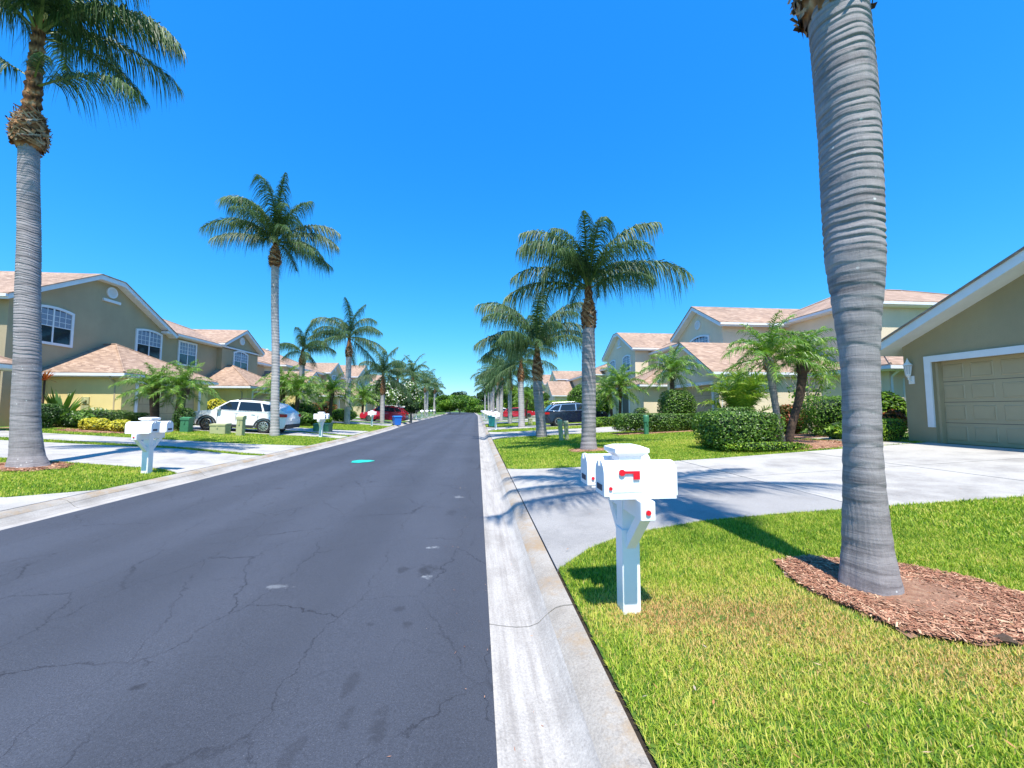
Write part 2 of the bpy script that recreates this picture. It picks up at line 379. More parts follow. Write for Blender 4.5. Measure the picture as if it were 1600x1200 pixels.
# the far ground sheet, to the horizon, lies under everything
g = MB(); g.add([(-900, -60, -.25), (900, -60, -.25), (900, 1600, -.25), (-900, 1600, -.25)], [(0, 1, 2, 3)])
struct(mesh_obj('ground', g, 'lawn', fix=False))
lr = strip([.765, 3, 6, 9, 12.9, 20, 60], 1, YS + [260]); lr = mesh_obj('lawn_right', lr, 'lawn', fix=False); struct(lr)
ll = strip([-60, -26, -18.5, -15, -12, -9, -6.985], -1, YS + [260]); ll = mesh_obj('lawn_left', ll, 'lawn', fix=False); struct(ll)
for sd_, us_ in ((1, [.735, .785]), (-1, [-7.0, -6.955])): struct(mesh_obj('soil_edge', strip(us_, sd_, YS, -.012), 'soil', fix=False))
# road
V = []; F = []
for y in YS + [215, 240]:
    a, b_ = float(shL(y)) - 6.3, float(shR(y)) + .1
    for t in (0, .25, .5, .75, 1): V.append((a+(b_-a)*t, y, .035*math.sin(math.pi*t)))
for i in range(len(YS)+1):
    for j in range(4): F.append((i*5+j, i*5+j+1, (i+1)*5+j+1, (i+1)*5+j))
rb = MB(); rb.add(V, F); struct(mesh_obj('road', rb, 'asphalt', fix=False, smooth=True))
# gutter + roll kerb, cast in sections with open joints
def curb_run(side, name):
    root = bpy.data.objects.new(name, None); COL.objects.link(root); struct(root)
    if side > 0: prof = [(.088, -.002), (.20, -.022), (.30, -.036), (.40, -.036), (.47, -.012), (.545, .055), (.60, .092), (.66, .106), (.735, .110), (.745, .02)]
    else: prof = [(-6.288, -.002), (-6.40, -.022), (-6.50, -.036), (-6.60, -.036), (-6.67, -.012), (-6.745, .055), (-6.80, .092), (-6.86, .106), (-6.955, .110), (-6.965, .02)]
    y = -3.1 if side > 0 else -2.0; k = 0; L = 3.05
    while y < 190:
        L = 3.05 if y < 60 else 12
        sh0 = float(shR(y) if side > 0 else shL(y)); y1 = y+L-.014; sh1 = float(shR(y1) if side > 0 else shL(y1))
        for part, rg, mt in (('gutter_section', (0, 6), 'gutter'), ('kerb_section', (5, 10), 'curb')):
            pr = prof[rg[0]:rg[1]]; vs = []; n = len(pr); jz = random.uniform(-.003, .003)
            for yy, sh in ((y, sh0), (y+(y1-y)/2, (sh0+sh1)/2), (y1, sh1)):
                for p in pr: vs.append((p[0]+sh, yy, p[1]+jz+(.0015 if part[0] == 'k' else 0)))
                vs.append((pr[-1][0]+sh, yy, -.12)); vs.append((pr[0][0]+sh, yy, -.12))
            m = n+2; fs = []
            for r in range(2):
                for j in range(m): fs.append((r*m+j, r*m+(j+1) % m, (r+1)*m+(j+1) % m, (r+1)*m+j))
            fs += [tuple(range(m))[::-1], tuple(range(2*m, 3*m))]
            b = MB(); b.add(vs, fs); mesh_obj(part, b, mt, root, smooth=True)
        y += L
curb_run(1, 'kerb_right'); curb_run(-1, 'kerb_left')

# driveways: outline polygon cut into slabs by joint lines
def clip(poly, axis, val, keep_less):
    out = []
    for i in range(len(poly)):
        a, b = poly[i], poly[(i+1) % len(poly)]
        ia = (a[axis] <= val) if keep_less else (a[axis] >= val); ib = (b[axis] <= val) if keep_less else (b[axis] >= val)
        if ia: out.append(a)
        if ia != ib:
            t = (val-a[axis])/(b[axis]-a[axis]); out.append((a[0]+(b[0]-a[0])*t, a[1]+(b[1]-a[1])*t))
    return out
PAVED = []
def slabs(name, poly, xs, ys, mat='conc', joint=.012, matf=None, dz=.0):
    PAVED.append(poly)
    root = bpy.data.objects.new(name, None); COL.objects.link(root); struct(root)
    cx = sum(p[0] for p in poly)/len(poly); cy = sum(p[1] for p in poly)/len(poly); root.location = (cx, cy, G(cx, cy))
    jb_ = MB(); jb_.add([(x, y, G(x, y)+.004) for x, y in poly], [tuple(range(len(poly)))]); mesh_obj('joint_bed', jb_, 'soil', root, fix=False)
    xs = [-999] + xs + [999]; ys = [-999] + ys + [999]
    for i in range(len(xs)-1):
        for j in range(len(ys)-1):
            p = clip(clip(clip(clip(poly, 0, xs[i]+joint, False), 0, xs[i+1]-joint, True), 1, ys[j]+joint, False), 1, ys[j+1]-joint, True)
            if len(p) < 3: continue
            jz = random.uniform(-.002, .002); b = MB()
            top = [(x, y, G(x, y)+.016+dz+jz) for x, y in p]
            b.prism([(x, y, z-.10) for x, y, z in top], (0, 0, .10))
            m = matf((sum(q[0] for q in p)/len(p), sum(q[1] for q in p)/len(p))) if matf else mat
            mesh_obj('slab', b, m, root)
    return root
slabs('driveway', [(.75, 3.63), (1.19, 4.09), (1.55, 4.32), (1.92, 4.48), (2.86, 4.70), (4, 4.74), (12.88, 4.60), (12.88, 10.0), (9.9, 9.75), (6, 9.42), (2.4, 9.35), (1.2, 9.5), (.75, 9.75)],
      [5.1, 8.65], [7.08], matf=lambda c: 'conc_grey' if c[0] < 5 and c[1] < 7 else 'conc')
def drv(y0, y1, x1, fl=.9, sh=0, side=1, fl1=None):
    fl1 = fl if fl1 is None else fl1
    if side > 0:
        a = .75+sh; return [(a, y0-fl), (a+.5, y0-fl*.35), (a+1.3, y0), (x1, y0), (x1, y1), (a+1.3, y1), (a+.5, y1+fl1*.35), (a, y1+fl1)]
    a = -6.97+sh; return [(a, y0-fl), (a, y1+fl1), (a-.5, y1+fl1*.35), (a-1.3, y1), (x1, y1), (x1, y0), (a-1.3, y0), (a-.5, y0-fl*.35)]
slabs('driveway', drv(20.2, 24.7, 12.88, 1.0), [4.8, 8.8], [22.4])
slabs('driveway', drv(28.2, 31.6, 13.6), [4.8, 8.8], [])
for y in (40, 47, 56, 64, 75, 84, 96, 108): slabs('driveway', drv(y, y+4.2, 12.8), [6], [])
# left: near apron, then the two drives with a thin grass strip between, then on down the street
slabs('driveway', [(-6.97, 2.0), (-6.97, 7.9), (-7.7, 7.15), (-9, 6.9), (-18.5, 6.9), (-18.5, 2.0)], [-10, -14], [4.6])
slabs('driveway', [(-6.97, 9.75), (-6.97, 13.2), (-7.5, 13.15), (-10, 13.9), (-13.2, 13.9), (-18.4, 13.9), (-18.4, 10.9), (-11.6, 10.75), (-9, 10.4), (-7.6, 10.2)], [-10.5, -14.5], [12.1])
slabs('driveway', [(-6.97, 13.55), (-6.97, 16.6), (-7.6, 16.5), (-9, 16.2), (-12.5, 16.3), (-18.4, 16.5), (-18.4, 14.7), (-13, 14.55), (-10, 14.3), (-7.8, 13.7)], [-10.5, -14.5], [])
slabs('driveway', [(-7.06, 20.6), (-7.15, 22.2), (-8, 22.35), (-10, 23.2), (-18.2, 24.4), (-18.2, 20.6), (-10.5, 20.9), (-8, 21.0)], [-10.5, -14.5], [])
slabs('driveway', [(-7.15, 23.1), (-7.35, 27.2), (-9, 26.8), (-18.2, 27.4), (-18.2, 24.9), (-10.5, 24.0), (-8, 23.2)], [-10.5, -14.5], [])
for y in (36.0, 42.6, 52, 60, 68, 78, 88, 100, 112): slabs('driveway', drv(y, y+4, -18.3, .8, float(shL(y+2)), -1), [-12], [])
slabs('walkway', [(10.2, 9.85), (12.5, 10.05), (12.5, 13.2), (11.6, 13.2), (11.6, 10.75), (10.2, 10.65)], [], [11.5])
slabs('walkway', [(-17.6, 16.55), (-18.4, 16.6), (-20.5, 17.6), (-21.8, 18.4), (-22.3, 17.8), (-20.5, 16.5), (-18.45, 14.8), (-18.45, 16.4)], [], [])

# mulch beds
BEDS = []
def bed(poly, dz=.012, chips=0, cs=.05):
    BEDS.append(poly)
    b = MB(); cx = sum(p[0] for p in poly)/len(poly); cy = sum(p[1] for p in poly)/len(poly)
    # subdivide outline into wobbly edge
    pts = []
    for i in range(len(poly)):
        a, c = poly[i], poly[(i+1) % len(poly)]
        for k in range(4):
            t = k/4; pts.append((a[0]+(c[0]-a[0])*t+random.uniform(-.04, .04), a[1]+(c[1]-a[1])*t+random.uniform(-.04, .04)))
    V = [(cx, cy, G(cx, cy)+dz+.03)]
    for s_ in (.5, 1):
        for p in pts:
            x, y = cx+(p[0]-cx)*s_, cy+(p[1]-cy)*s_; V.append((x, y, G(x, y)+dz+(.02 if s_ < 1 else -.004)))
    n = len(pts); F = [(0, 1+i, 1+(i+1) % n) for i in range(n)] + [(1+i, 1+n+i, 1+n+(i+1) % n, 1+(i+1) % n) for i in range(n)]
    b.add(V, F); o = struct(mesh_obj('mulch_bed', b, 'mulch', smooth=True, fix=False))
    if chips:
        c = inpoly_pts(poly, chips); z = gz(c[:, 0], c[:, 1])+dz+rng.uniform(.004, .024, len(c))
        L = rng.uniform(.4, 1.4, len(c))*cs; W = L*rng.uniform(.07, .24, len(c)); a = rng.uniform(0, 6.28, len(c)); t = rng.normal(0, .16, len(c)); r = rng.normal(0, .3, len(c))
        d = np.stack([np.cos(a)*np.cos(t), np.sin(a)*np.cos(t), np.sin(t)], 1); q = np.stack([-np.sin(a)*np.cos(r), np.cos(a)*np.cos(r), np.sin(r)], 1)
        C = np.stack([c[:, 0], c[:, 1], z], 1); d = d*L[:, None]; q = q*W[:, None]
        V = np.stack([C-d-q*.6, C+d-q, C+d*.9+q, C-d+q], 1).reshape(-1, 3); F = np.arange(len(V)).reshape(-1, 4)
        co = np_obj('mulch_chips', V, F, 'chip', tint=np.repeat(np.clip(rng.beta(2, 2.4, len(c)), 0, 1), 4)); co['kind'] = 'stuff'
def inpoly(x, y, poly):
    r = np.zeros(x.shape, bool); n = len(poly); j = n-1
    for i in range(n):
        xi, yi = poly[i]; xj, yj = poly[j]
        c = ((yi > y) != (yj > y)) & (x < (xj-xi)*(y-yi)/((yj-yi) or 1e-9)+xi); r ^= c; j = i
    return r
def inpoly_pts(poly, n):
    xs = [p[0] for p in poly]; ys = [p[1] for p in poly]
    x = rng.uniform(min(xs), max(xs), n*2); y = rng.uniform(min(ys), max(ys), n*2); k = inpoly(x, y, poly)
    return np.stack([x[k], y[k]], 1)[:n]
bed([(2.72, 3.40), (2.58, 3.0), (2.60, 2.70), (2.66, 2.45), (2.68, 2.26), (2.93, 2.12), (3.3, 2.06), (3.75, 2.14), (3.95, 2.4), (3.90, 2.8), (3.70, 3.1), (3.40, 3.25), (3.1, 3.42)], .02, 22000, .021)
bed([(8.9, 9.95), (10.1, 10.0), (11.5, 10.4), (11.5, 11.6), (10.6, 12.6), (8.9, 12.4), (8.2, 11.2)], .015, 2500, .05)
bed([(6.7, 17.9), (13, 17.7), (13, 19.0), (6.7, 19.2)], .015, 900, .06)
bed([(11.2, 12.4), (14.6, 12.4), (14.6, 14.2), (11.2, 14.2)])
bed([(-14.7, 17.7), (-16.0, 17.35), (-17.4, 17.5), (-17.8, 18.5), (-16.5, 18.8), (-14.8, 18.7)], .015, 1500, .06)
bed([(-20.6, 18.5), (-18.5, 18.7), (-15.0, 19.7), (-14.0, 21.1), (-18.5, 21.6), (-22.3, 21.6)])
bed([(-9.6, 9.25), (-9.4, 9.8), (-9.7, 10.3), (-10.3, 10.5), (-10.9, 10.3), (-11.0, 9.6), (-10.6, 9.2), (-10, 9.1)], .015, 1500, .05)
bed([(3.1, 12.3), (4.3, 12.3), (4.5, 12.9), (3.9, 13.4), (3.1, 13.1)], .015, 600, .05)

# ------------------------------------------------------------------ grass blades
def dryness(x, y):
    d = 0.0
    for cx, cy, sx, sy, a in ((2.0, 2.62, .95, .42, .80), (3.0, 1.95, 1.3, .3, .55), (1.2, 2.9, .4, .3, .5), (3.9, 1.9, 1.2, .4, .3), (1.3, 2.1, .5, .5, .15), (4.6, 2.2, .8, .5, .35), (5.0, 3.2, 1.2, .35, .1), (2.4, 3.5, .8, .35, .22),
                              (8.2, 13.5, 1.5, 1.2, .35), (2.0, 10.6, .8, .8, .18), (-9.5, 8.6, 1.2, .5, .22), (-8, 9.7, .5, .4, .3), (-13, 18.6, 2.5, .6, .35), (6, 26.5, 2, .8, .3)):
        d = d + a*np.exp(-((x-cx)/sx)**2-((y-cy)/sy)**2)
    n = np.sin(x*3.1+np.sin(y*2.3)*1.7)*np.cos(y*3.7+np.sin(x*2.9)*1.3)
    n2 = np.sin(x*9.7+np.sin(y*7.3)*2)*np.cos(y*8.9+np.sin(x*10.3)*2)
    return d + .10*n + .09*n2 + .06*np.sin(x*23+np.sin(y*19)*2)*np.cos(y*21)
def grass(x0, x1, y0, y1, dens, h, wd, name='grass', seg=2):
    n = int((x1-x0)*(y1-y0)*dens)
    x = rng.uniform(x0, x1, n); y = rng.uniform(y0, y1, n)
    k = np.ones(n, bool)
    for p in PAVED+BEDS:
        xs = [q[0] for q in p]; ys = [q[1] for q in p]
        if max(xs) < x0 or min(xs) > x1 or max(ys) < y0 or min(ys) > y1: continue
        if p in BEDS: k &= ~inpoly(x+rng.normal(0, .13, n), y+rng.normal(0, .085, n), p)
        else: k &= ~inpoly(x, y, p)
    # a few stray blades over the edges, none over the kerb
    xr = x-shR(y); xl = x-shL(y); k &= np.where(x > -3, xr > .768, xl < -6.99)
    x, y = x[k], y[k]; n = len(x); z = gz(x, y)
    dry = dryness(x, y)
    H = h*rng.uniform(.55, 1.25, n)*(1-.35*np.clip(dry, 0, 1)); a = rng.uniform(0, 2*np.pi, n); W = wd*rng.uniform(.6, 1.3, n)
    lean = rng.uniform(.15, 1.1, n); d = np.stack([np.cos(a), np.sin(a)], 1); q = np.stack([-np.sin(a), np.cos(a)], 1)
    P = np.stack([x, y], 1); V = np.zeros((n, 5, 3))
    for i, (t, ww) in enumerate(((0, 1), (.55, .85))):
        off = d*(lean*t*t*H)[:, None]
        V[:, 2*i, :2] = P+off-q*(W*ww/2)[:, None]; V[:, 2*i+1, :2] = P+off+q*(W*ww/2)[:, None]
        V[:, 2*i, 2] = V[:, 2*i+1, 2] = z-.006+H*t*(1-.15*lean)
    V[:, 4, :2] = P+d*(lean*H)[:, None]; V[:, 4, 2] = z+H*(1-.4*lean)
    base = np.arange(n)[:, None]*5
    F = np.concatenate([base+np.array([[0, 1, 3]]), base+np.array([[0, 3, 2]]), base+np.array([[2, 3, 4]])])
    tint = np.clip(.33+rng.normal(0, .17, n)+dry*.72, 0, 1)
    o = np_obj(name, V.reshape(-1, 3), F, 'blade', tint=np.repeat(tint, 5)); o['kind'] = 'stuff'
    return o
grass(.75, 5.0, 1.2, 4.9, 12500, .045, .0052)
grass(5.0, 9.5, 2.0, 4.9, 4200, .06, .009)
grass(9.5, 12.7, 3.2, 4.7, 1500, .06, .012)
grass(.78, 5, -3, 1.2, 1500, .05, .009)
grass(9.5, 12.8, -3, 3.2, 600, .055, .014)
grass(5, 9.5, -3, 2.0, 900, .055, .012)
grass(.75, 9, 9.3, 14, 2200, .055, .011)
grass(.75, 13, 14, 21.5, 700, .055, .018)
grass(9, 13, 9.8, 14, 1000, .055, .015)
grass(-13, -6.9, 6.8, 11.2, 2400, .055, .011)
grass(-18.4, -6.9, 13, 15.3, 1300, .055, .014)
grass(-18.4, -6.9, 16, 21.2, 800, .055, .017)
grass(-18.4, -13, 6.8, 11.2, 900, .055, .014)
grass(-18.4, -6.9, 21.2, 40, 480, .055, .022)
grass(.75, 13, 24, 45, 400, .055, .022)

# ------------------------------------------------------------------ foliage
def leaves(name, P, nrm, size, mat, parent=None, tint=None, aspect=.55, loc=None):
    n = len(P); r = rng.normal(0, .75, (n, 3)); nn = nrm+r; nn /= np.linalg.norm(nn, axis=1)[:, None]+1e-9
    t = np.cross(nn, rng.normal(0, 1, (n, 3))); t /= np.linalg.norm(t, axis=1)[:, None]+1e-9; b = np.cross(nn, t)
    s = size*rng.uniform(.6, 1.35, n)[:, None]; w_ = s*aspect
    mid = nn*s*.12
    V = np.stack([P-t*s*.5, P+b*w_*.5-mid, P+t*s*.5, P-b*w_*.5-mid], 1).reshape(-1, 3)
    base = np.arange(n)[:, None]*4; F = np.concatenate([base+np.array([[0, 1, 2]]), base+np.array([[0, 2, 3]])])
    if tint is None: tint = np.clip(rng.normal(.45, .2, n), 0, 1)
    o = np_obj(name, V, F, mat, parent, np.repeat(tint, 4), loc); o['kind'] = 'stuff'; return o
def lumps(n, seed):
    r = np.random.default_rng(seed); k = r.normal(0, 1, (n, 3)); ph = r.uniform(0, 6.28, n); return k, ph
def shrub(label, cat, x, y, rx, ry, h, n, size, mat='leaf', boxy=0, z=None, name='shrub', group=None, lump=.12, rz=0, fl=None, zlift=0, tintm=.45):
    """clipped or loose shrub: stems, dark inner twigs and a shell of leaves"""
    z = G(x, y) if z is None else z
    t = thing(name, label, cat, (x, y, z), group, rz)
    d = rng.normal(0, 1, (n, 3)); d /= np.linalg.norm(d, axis=1)[:, None]
    if boxy: e = boxy; m = (np.abs(d)**e).sum(1)**(1/e); d2 = d/m[:, None]
    else: d2 = d
    kk, ph = lumps(6, int(abs(x*13+y*7))+n); wob = sum(np.sin(d2@(kk[i]*2.4)+ph[i]) for i in range(6))/6
    rad = 1+lump*wob*2-np.abs(rng.normal(0, .09, n)); hh = h-zlift
    P = d2*rad[:, None]*np.array([rx, ry, hh/2])+np.array([0, 0, zlift+hh/2]); P[:, 2] = np.maximum(P[:, 2], .03)
    ti = np.clip(rng.normal(tintm, .2, n)+.18*wob, 0, 1)
    leaves('foliage', P, d*1.1, size, mat, t, ti)
    if fl:
        k = int(n*fl[1]); i = rng.choice(n, k); leaves('flowers', P[i]*1.03, d[i], size*1.1, fl[0], t, np.clip(rng.uniform(.6, 1, k), 0, 1), .9)
    # inner mass of twigs and older leaves
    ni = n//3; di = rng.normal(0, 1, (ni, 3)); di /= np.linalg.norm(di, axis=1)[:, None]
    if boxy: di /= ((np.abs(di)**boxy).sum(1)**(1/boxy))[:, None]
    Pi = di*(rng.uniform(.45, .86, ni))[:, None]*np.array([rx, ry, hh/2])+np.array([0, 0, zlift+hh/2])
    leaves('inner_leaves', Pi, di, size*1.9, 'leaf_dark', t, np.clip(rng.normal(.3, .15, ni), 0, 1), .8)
    b = MB()
    for i in range(5):
        a = 6.28*i/5+.3; b.tube([(.05*math.cos(a)*rx, .05*math.sin(a)*ry, 0), (.3*math.cos(a)*rx, .3*math.sin(a)*ry, zlift+hh*.35), (.6*math.cos(a)*rx, .6*math.sin(a)*ry, zlift+hh*.65)], [.02, .014, .006], 5)
    mesh_obj('stems', b, 'trunk_dark', t, world=False)
    return t

# palm fronds ----------------------------------------------------------
FR = {}
def frond_mesh(key, e0, bend, L, nl, ll, lw, droop, mat, seed, vee=.35, twist=0.0, tb=.3, segs=3):
    r = np.random.default_rng(seed); ns = 15; s = np.linspace(0, 1, ns)
    el_ = np.radians(e0-bend*s**1.35); ds = L/(ns-1)
    px = np.concatenate([[0], np.cumsum(np.cos(el_[:-1])*ds)]); pz = np.concatenate([[0], np.cumsum(np.sin(el_[:-1])*ds)])
    py = twist*L*s**2
    V = []; F = []; T = []
    # rachis: 3-sided tube
    for i in range(ns):
        rr = (.028*(1-s[i])+.004)*L/3.0
        nx, nz = -math.sin(el_[i]), math.cos(el_[i])
        V += [(px[i]+nx*rr, py[i], pz[i]+nz*rr), (px[i]-nx*rr*.6, py[i]-rr, pz[i]-nz*rr*.6), (px[i]-nx*rr*.6, py[i]+rr, pz[i]-nz*rr*.6)]; T += [.78-.3*s[i]]*3
    for i in range(ns-1):
        for k in range(3):
            a, b_, c, d_ = i*3+k, i*3+(k+1) % 3, (i+1)*3+(k+1) % 3, (i+1)*3+k; F += [(a, b_, c), (a, c, d_)]
    for side in (-1, 1):
        for j in range(nl):
            t = .13+.87*(j+r.uniform(-.4, .4))/nl; t = min(max(t, .08), .995)
            X = np.interp(t, s, px); Z = np.interp(t, s, pz); Y = np.interp(t, s, py); e = np.interp(t, s, el_)
            env = (.45+.9*math.sin(math.pi*min(1, t*.85+.10))**.8)*(1 if t < .8 else 1-(t-.8)*2.2)
            l = ll*env*r.uniform(.65, 1.2)
            fwd = np.array([math.cos(e), 0, math.sin(e)]); up = np.array([-math.sin(e), 0, math.cos(e)]); sd_ = np.array([0, side, 0])
            v0 = sd_*r.uniform(.7, 1)+up*(vee+r.uniform(-.45, .45))+fwd*(.35+.7*t+r.uniform(-.15, .15)); v0 /= np.linalg.norm(v0)
            p = np.array([X, Y, Z]); wv = fwd*.8+up*r.uniform(-.6, .6); wv /= np.linalg.norm(wv)
            base = len(V); dr = droop*r.uniform(.7, 1.3)
            for q in range(segs+1):
                tt = q/segs; pass
                pp = p+v0*l*tt*(1-.3*min(1, dr)*tt)+np.array([0, 0, -1])*dr*l*tt*tt*.62
                w_ = lw*(1-tt)**.6*.5+.001
                if q == segs: V.append(tuple(pp))
                else: V += [tuple(pp-wv*w_), tuple(pp+wv*w_)]
            ti = min(1, max(0, r.normal(tb, .13)+(.12 if t > .85 else 0))); T += [ti]*(2*segs+1)
            for q in range(segs-1):
                a = base+2*q; F += [(a, a+1, a+3), (a, a+3, a+2)]
            a = base+2*(segs-1); F.append((a, a+1, a+2))
    me = bpy.data.meshes.new('frond'); me.from_pydata([tuple(float(c) for c in v) for v in V], [], F)
    at = me.attributes.new('tint', 'FLOAT', 'POINT'); at.data.foreach_set('value', np.array(T, np.float32)); me.materials.append(M[mat])
    FR[key] = me; return me
QEL = [(85, 62), (74, 98), (62, 108), (48, 98), (33, 84), (17, 66), (0, 48), (-24, 34)]
for i, (e, bn) in enumerate(QEL):
    for v in range(2):
        frond_mesh(('q', i, v), e, bn*(1+.1*(v-.5)), 3.5, 125, .68, .036, 2.0, 'frond', 10+i*2+v, twist=(.08 if v else -.08), tb=.30+.04*(i < 3))
        frond_mesh(('d', i, v), e, bn*(1+.1*(v-.5))*1.02, 1.55, 40, .38, .030, .95, 'frond_y', 50+i*2+v, twist=(.06 if v else -.06), vee=.5, tb=.42, segs=2)
        frond_mesh(('a', i, v), e, bn*.8, 1.7, 30, .55, .05, .5, 'frond_y', 90+i*2+v, vee=.4, tb=.62, segs=2)
        if v == 0: frond_mesh(('f', i, v), e, bn, 3.5, 42, .85, .075, .95, 'frond', 130+i, tb=.36, segs=2)

def lathe_np(prof, seg, disp=None):
    """prof rows (z, cx, cy, r) -> verts, quad faces"""
    prof = np.array(prof); n = len(prof); a = np.linspace(0, 2*np.pi, seg, endpoint=False)
    A, Z = np.meshgrid(a, prof[:, 0]); Rr = np.repeat(prof[:, 3:4], seg, 1)
    if disp is not None: Rr = Rr+disp(A, Z, Rr)
    V = np.stack([prof[:, 1:2]+Rr*np.cos(A), prof[:, 2:3]+Rr*np.sin(A), Z], 2).reshape(-1, 3)
    i = np.arange(n-1)[:, None]*seg; j = np.arange(seg)[None]; j2 = (j+1) % seg
    F = np.stack([i+j, i+j2, i+seg+j2, i+seg+j], 2).reshape(-1, 4); return V, F

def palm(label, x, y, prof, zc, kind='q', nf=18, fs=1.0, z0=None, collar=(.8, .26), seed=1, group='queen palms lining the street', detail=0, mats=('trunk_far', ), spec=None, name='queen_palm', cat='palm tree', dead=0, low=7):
    """prof: (height above base, dx, dy, r); zc: crown base height above base (petioles leave here)"""
    z0 = G(x, y) if z0 is None else z0; r = np.random.default_rng(seed)
    t = thing(name, label, cat, (x, y, z0), group)
    hs = [p[0] for p in prof]; zt = hs[-1]
    n = max(12, int(zt*(170 if detail else 30))); zz = np.linspace(-.12, zt, n); seg = 72 if detail else 14
    P = [(z_, np.interp(z_, hs, [p[1] for p in prof]), np.interp(z_, hs, [p[2] for p in prof]), np.interp(z_, hs, [p[3] for p in prof])) for z_ in zz]
    if detail:
        ringz = []; z_ = 0
        while z_ < zt+1: ringz.append(z_); z_ += (.16 if z_ < 2 else .085 if z_ < 2.6 else .062)*r.uniform(.75, 1.3)
        ringz = np.array(ringz); rh = r.uniform(.5, 1.4, len(ringz))
        def disp(A, Z, Rr):
            zz_ = Z+.022*np.sin(A+1.2)+.012*np.sin(2*A+Z*1.7)+.005*np.sin(5*A+Z*3)
            i = np.clip(np.searchsorted(ringz, zz_.ravel())-1, 0, len(ringz)-2).reshape(Z.shape)
            f = (zz_-ringz[i])/(ringz[i+1]-ringz[i]); amp = np.where(Z < 1.9, .0035, np.where(Z < 2.5, .0045, .0075))*rh[i]*(1+.5*np.sin(A*2+i*1.7)*np.sin(A*3-i))
            saw = -amp*(np.clip(f/.80, 0, 1)**1.3-np.clip((f-.80)/.20, 0, 1))
            fl = np.where(Z < .55, (.55-Z)**2*.06*(1+.35*np.sin(5*A)+.3*np.sin(9*A+1)), 0)
            return saw+fl+.006*np.sin(3*A+Z*2.2)+.0025*np.sin(27*A+Z*4+2*np.sin(Z*9))*np.where(Z < .7, 1, .1)
    else:
        ph = r.uniform(0, 6)
        def disp(A, Z, Rr): return .006*np.sin(Z*42+ph+np.sin(A)*.8)+.008*np.sin(3*A+Z*1.5)
    V, F = lathe_np(P, seg, disp); np_obj('trunk', V, F, mats[0], t, smooth=not detail or True)
    tx, ty = prof[-1][1], prof[-1][2]
    # fibrous collar of old leaf bases
    ch, cr = collar; rt = prof[-1][3]
    if ch:
        pr = [(zt-.1, tx, ty, rt*.98), (zt+ch*.10, tx, ty, cr*.92), (zt+ch*.35, tx, ty, cr), (zt+ch*.7, tx, ty, cr*.80), (zt+ch, tx, ty, cr*.5), (zc+.15, tx, ty, cr*.28)]
        zz = np.linspace(pr[0][0], pr[-1][0], 40); P = [(z_, tx, ty, np.interp(z_, [p[0] for p in pr], [p[3] for p in pr])) for z_ in zz]
        V, F = lathe_np(P, 28, lambda A, Z, Rr: .035*cr/.3*np.sin(A*7+Z*9)*np.cos(A*3-Z*17)+.02*np.sin(A*13-Z*30))
        np_obj('fibre_collar', V, F, 'fibre', t, tint=np.clip(.35+.25*np.sin(V[:, 2]*23+np.arctan2(V[:, 1], V[:, 0])*5)+r.normal(0, .12, len(V)), 0, 1))
        ns = 260 if detail else 90; zz = zt+r.uniform(-.02, ch*1.0, ns); aa = r.uniform(0, 6.28, ns)
        rr = np.interp(zz, [p[0] for p in pr], [p[3] for p in pr])*1.02
        C = np.stack([tx+rr*np.cos(aa), ty+rr*np.sin(aa), zz], 1); tn = np.stack([-np.sin(aa), np.cos(aa), 0*aa], 1); on = np.stack([np.cos(aa), np.sin(aa), 0*aa], 1)
        dirv = tn*r.choice([-1, 1], ns)[:, None]*r.uniform(.4, 1.2, ns)[:, None]+np.array([0, 0, 1])*r.uniform(.1, .8, ns)[:, None]; dirv /= np.linalg.norm(dirv, axis=1)[:, None]
        L_ = (.05+.16*r.random(ns))[:, None]*cr/.3; w_ = np.cross(dirv, on)*(.012+.022*r.random(ns))[:, None]*cr/.3
        o1 = on*(.02*cr/.3); V = np.stack([C-dirv*L_+o1*.2-w_, C-dirv*L_+o1*.2+w_, C+o1+w_, C+o1-w_, C+dirv*L_+o1*r.uniform(.3, 4, ns)[:, None]+w_*.2, C+dirv*L_+o1*2-w_*.2], 1).reshape(-1, 3)
        b_ = np.arange(ns)[:, None]*6; F = np.concatenate([b_+np.array([[0, 1, 2, 3]]), b_+np.array([[3, 2, 4, 5]])])
        np_obj('fibre_strips', V, F, 'fibre', t, tint=np.repeat(np.clip(r.beta(2, 1.8, ns), 0, 1), 6))
    # fronds
    if spec is None:
        spec = []
        for i in range(nf):
            lv = i/(nf-1); lvl = min(len(QEL)-1, int(lv**.95*low+r.uniform(0, .9))); spec.append((i*137.5+r.uniform(-18, 18), lvl, r.uniform(.88, 1.1)))
    for i, sp_ in enumerate(spec):
        a, lvl, sc = sp_[:3]; dz_ = sp_[3] if len(sp_) > 3 else 0
        key = (kind, lvl, 0 if kind == 'f' else i % 2); me = FR[key]
        o = bpy.data.objects.new('frond', me); COL.objects.link(o); o.parent = t
        zz_ = zc-.30*cr/.28*(lvl/7) if ch else zc-.12*(lvl/7)
        rr_ = .5*cr*(.35+.5*lvl/7) if ch else .03
        o.location = (tx+rr_*math.cos(R(a)), ty+rr_*math.sin(R(a)), zz_+dz_); o.rotation_euler = (R(r.uniform(-9, 9)), 0, R(a)); o.scale = (fs*sc,)*3
    return t

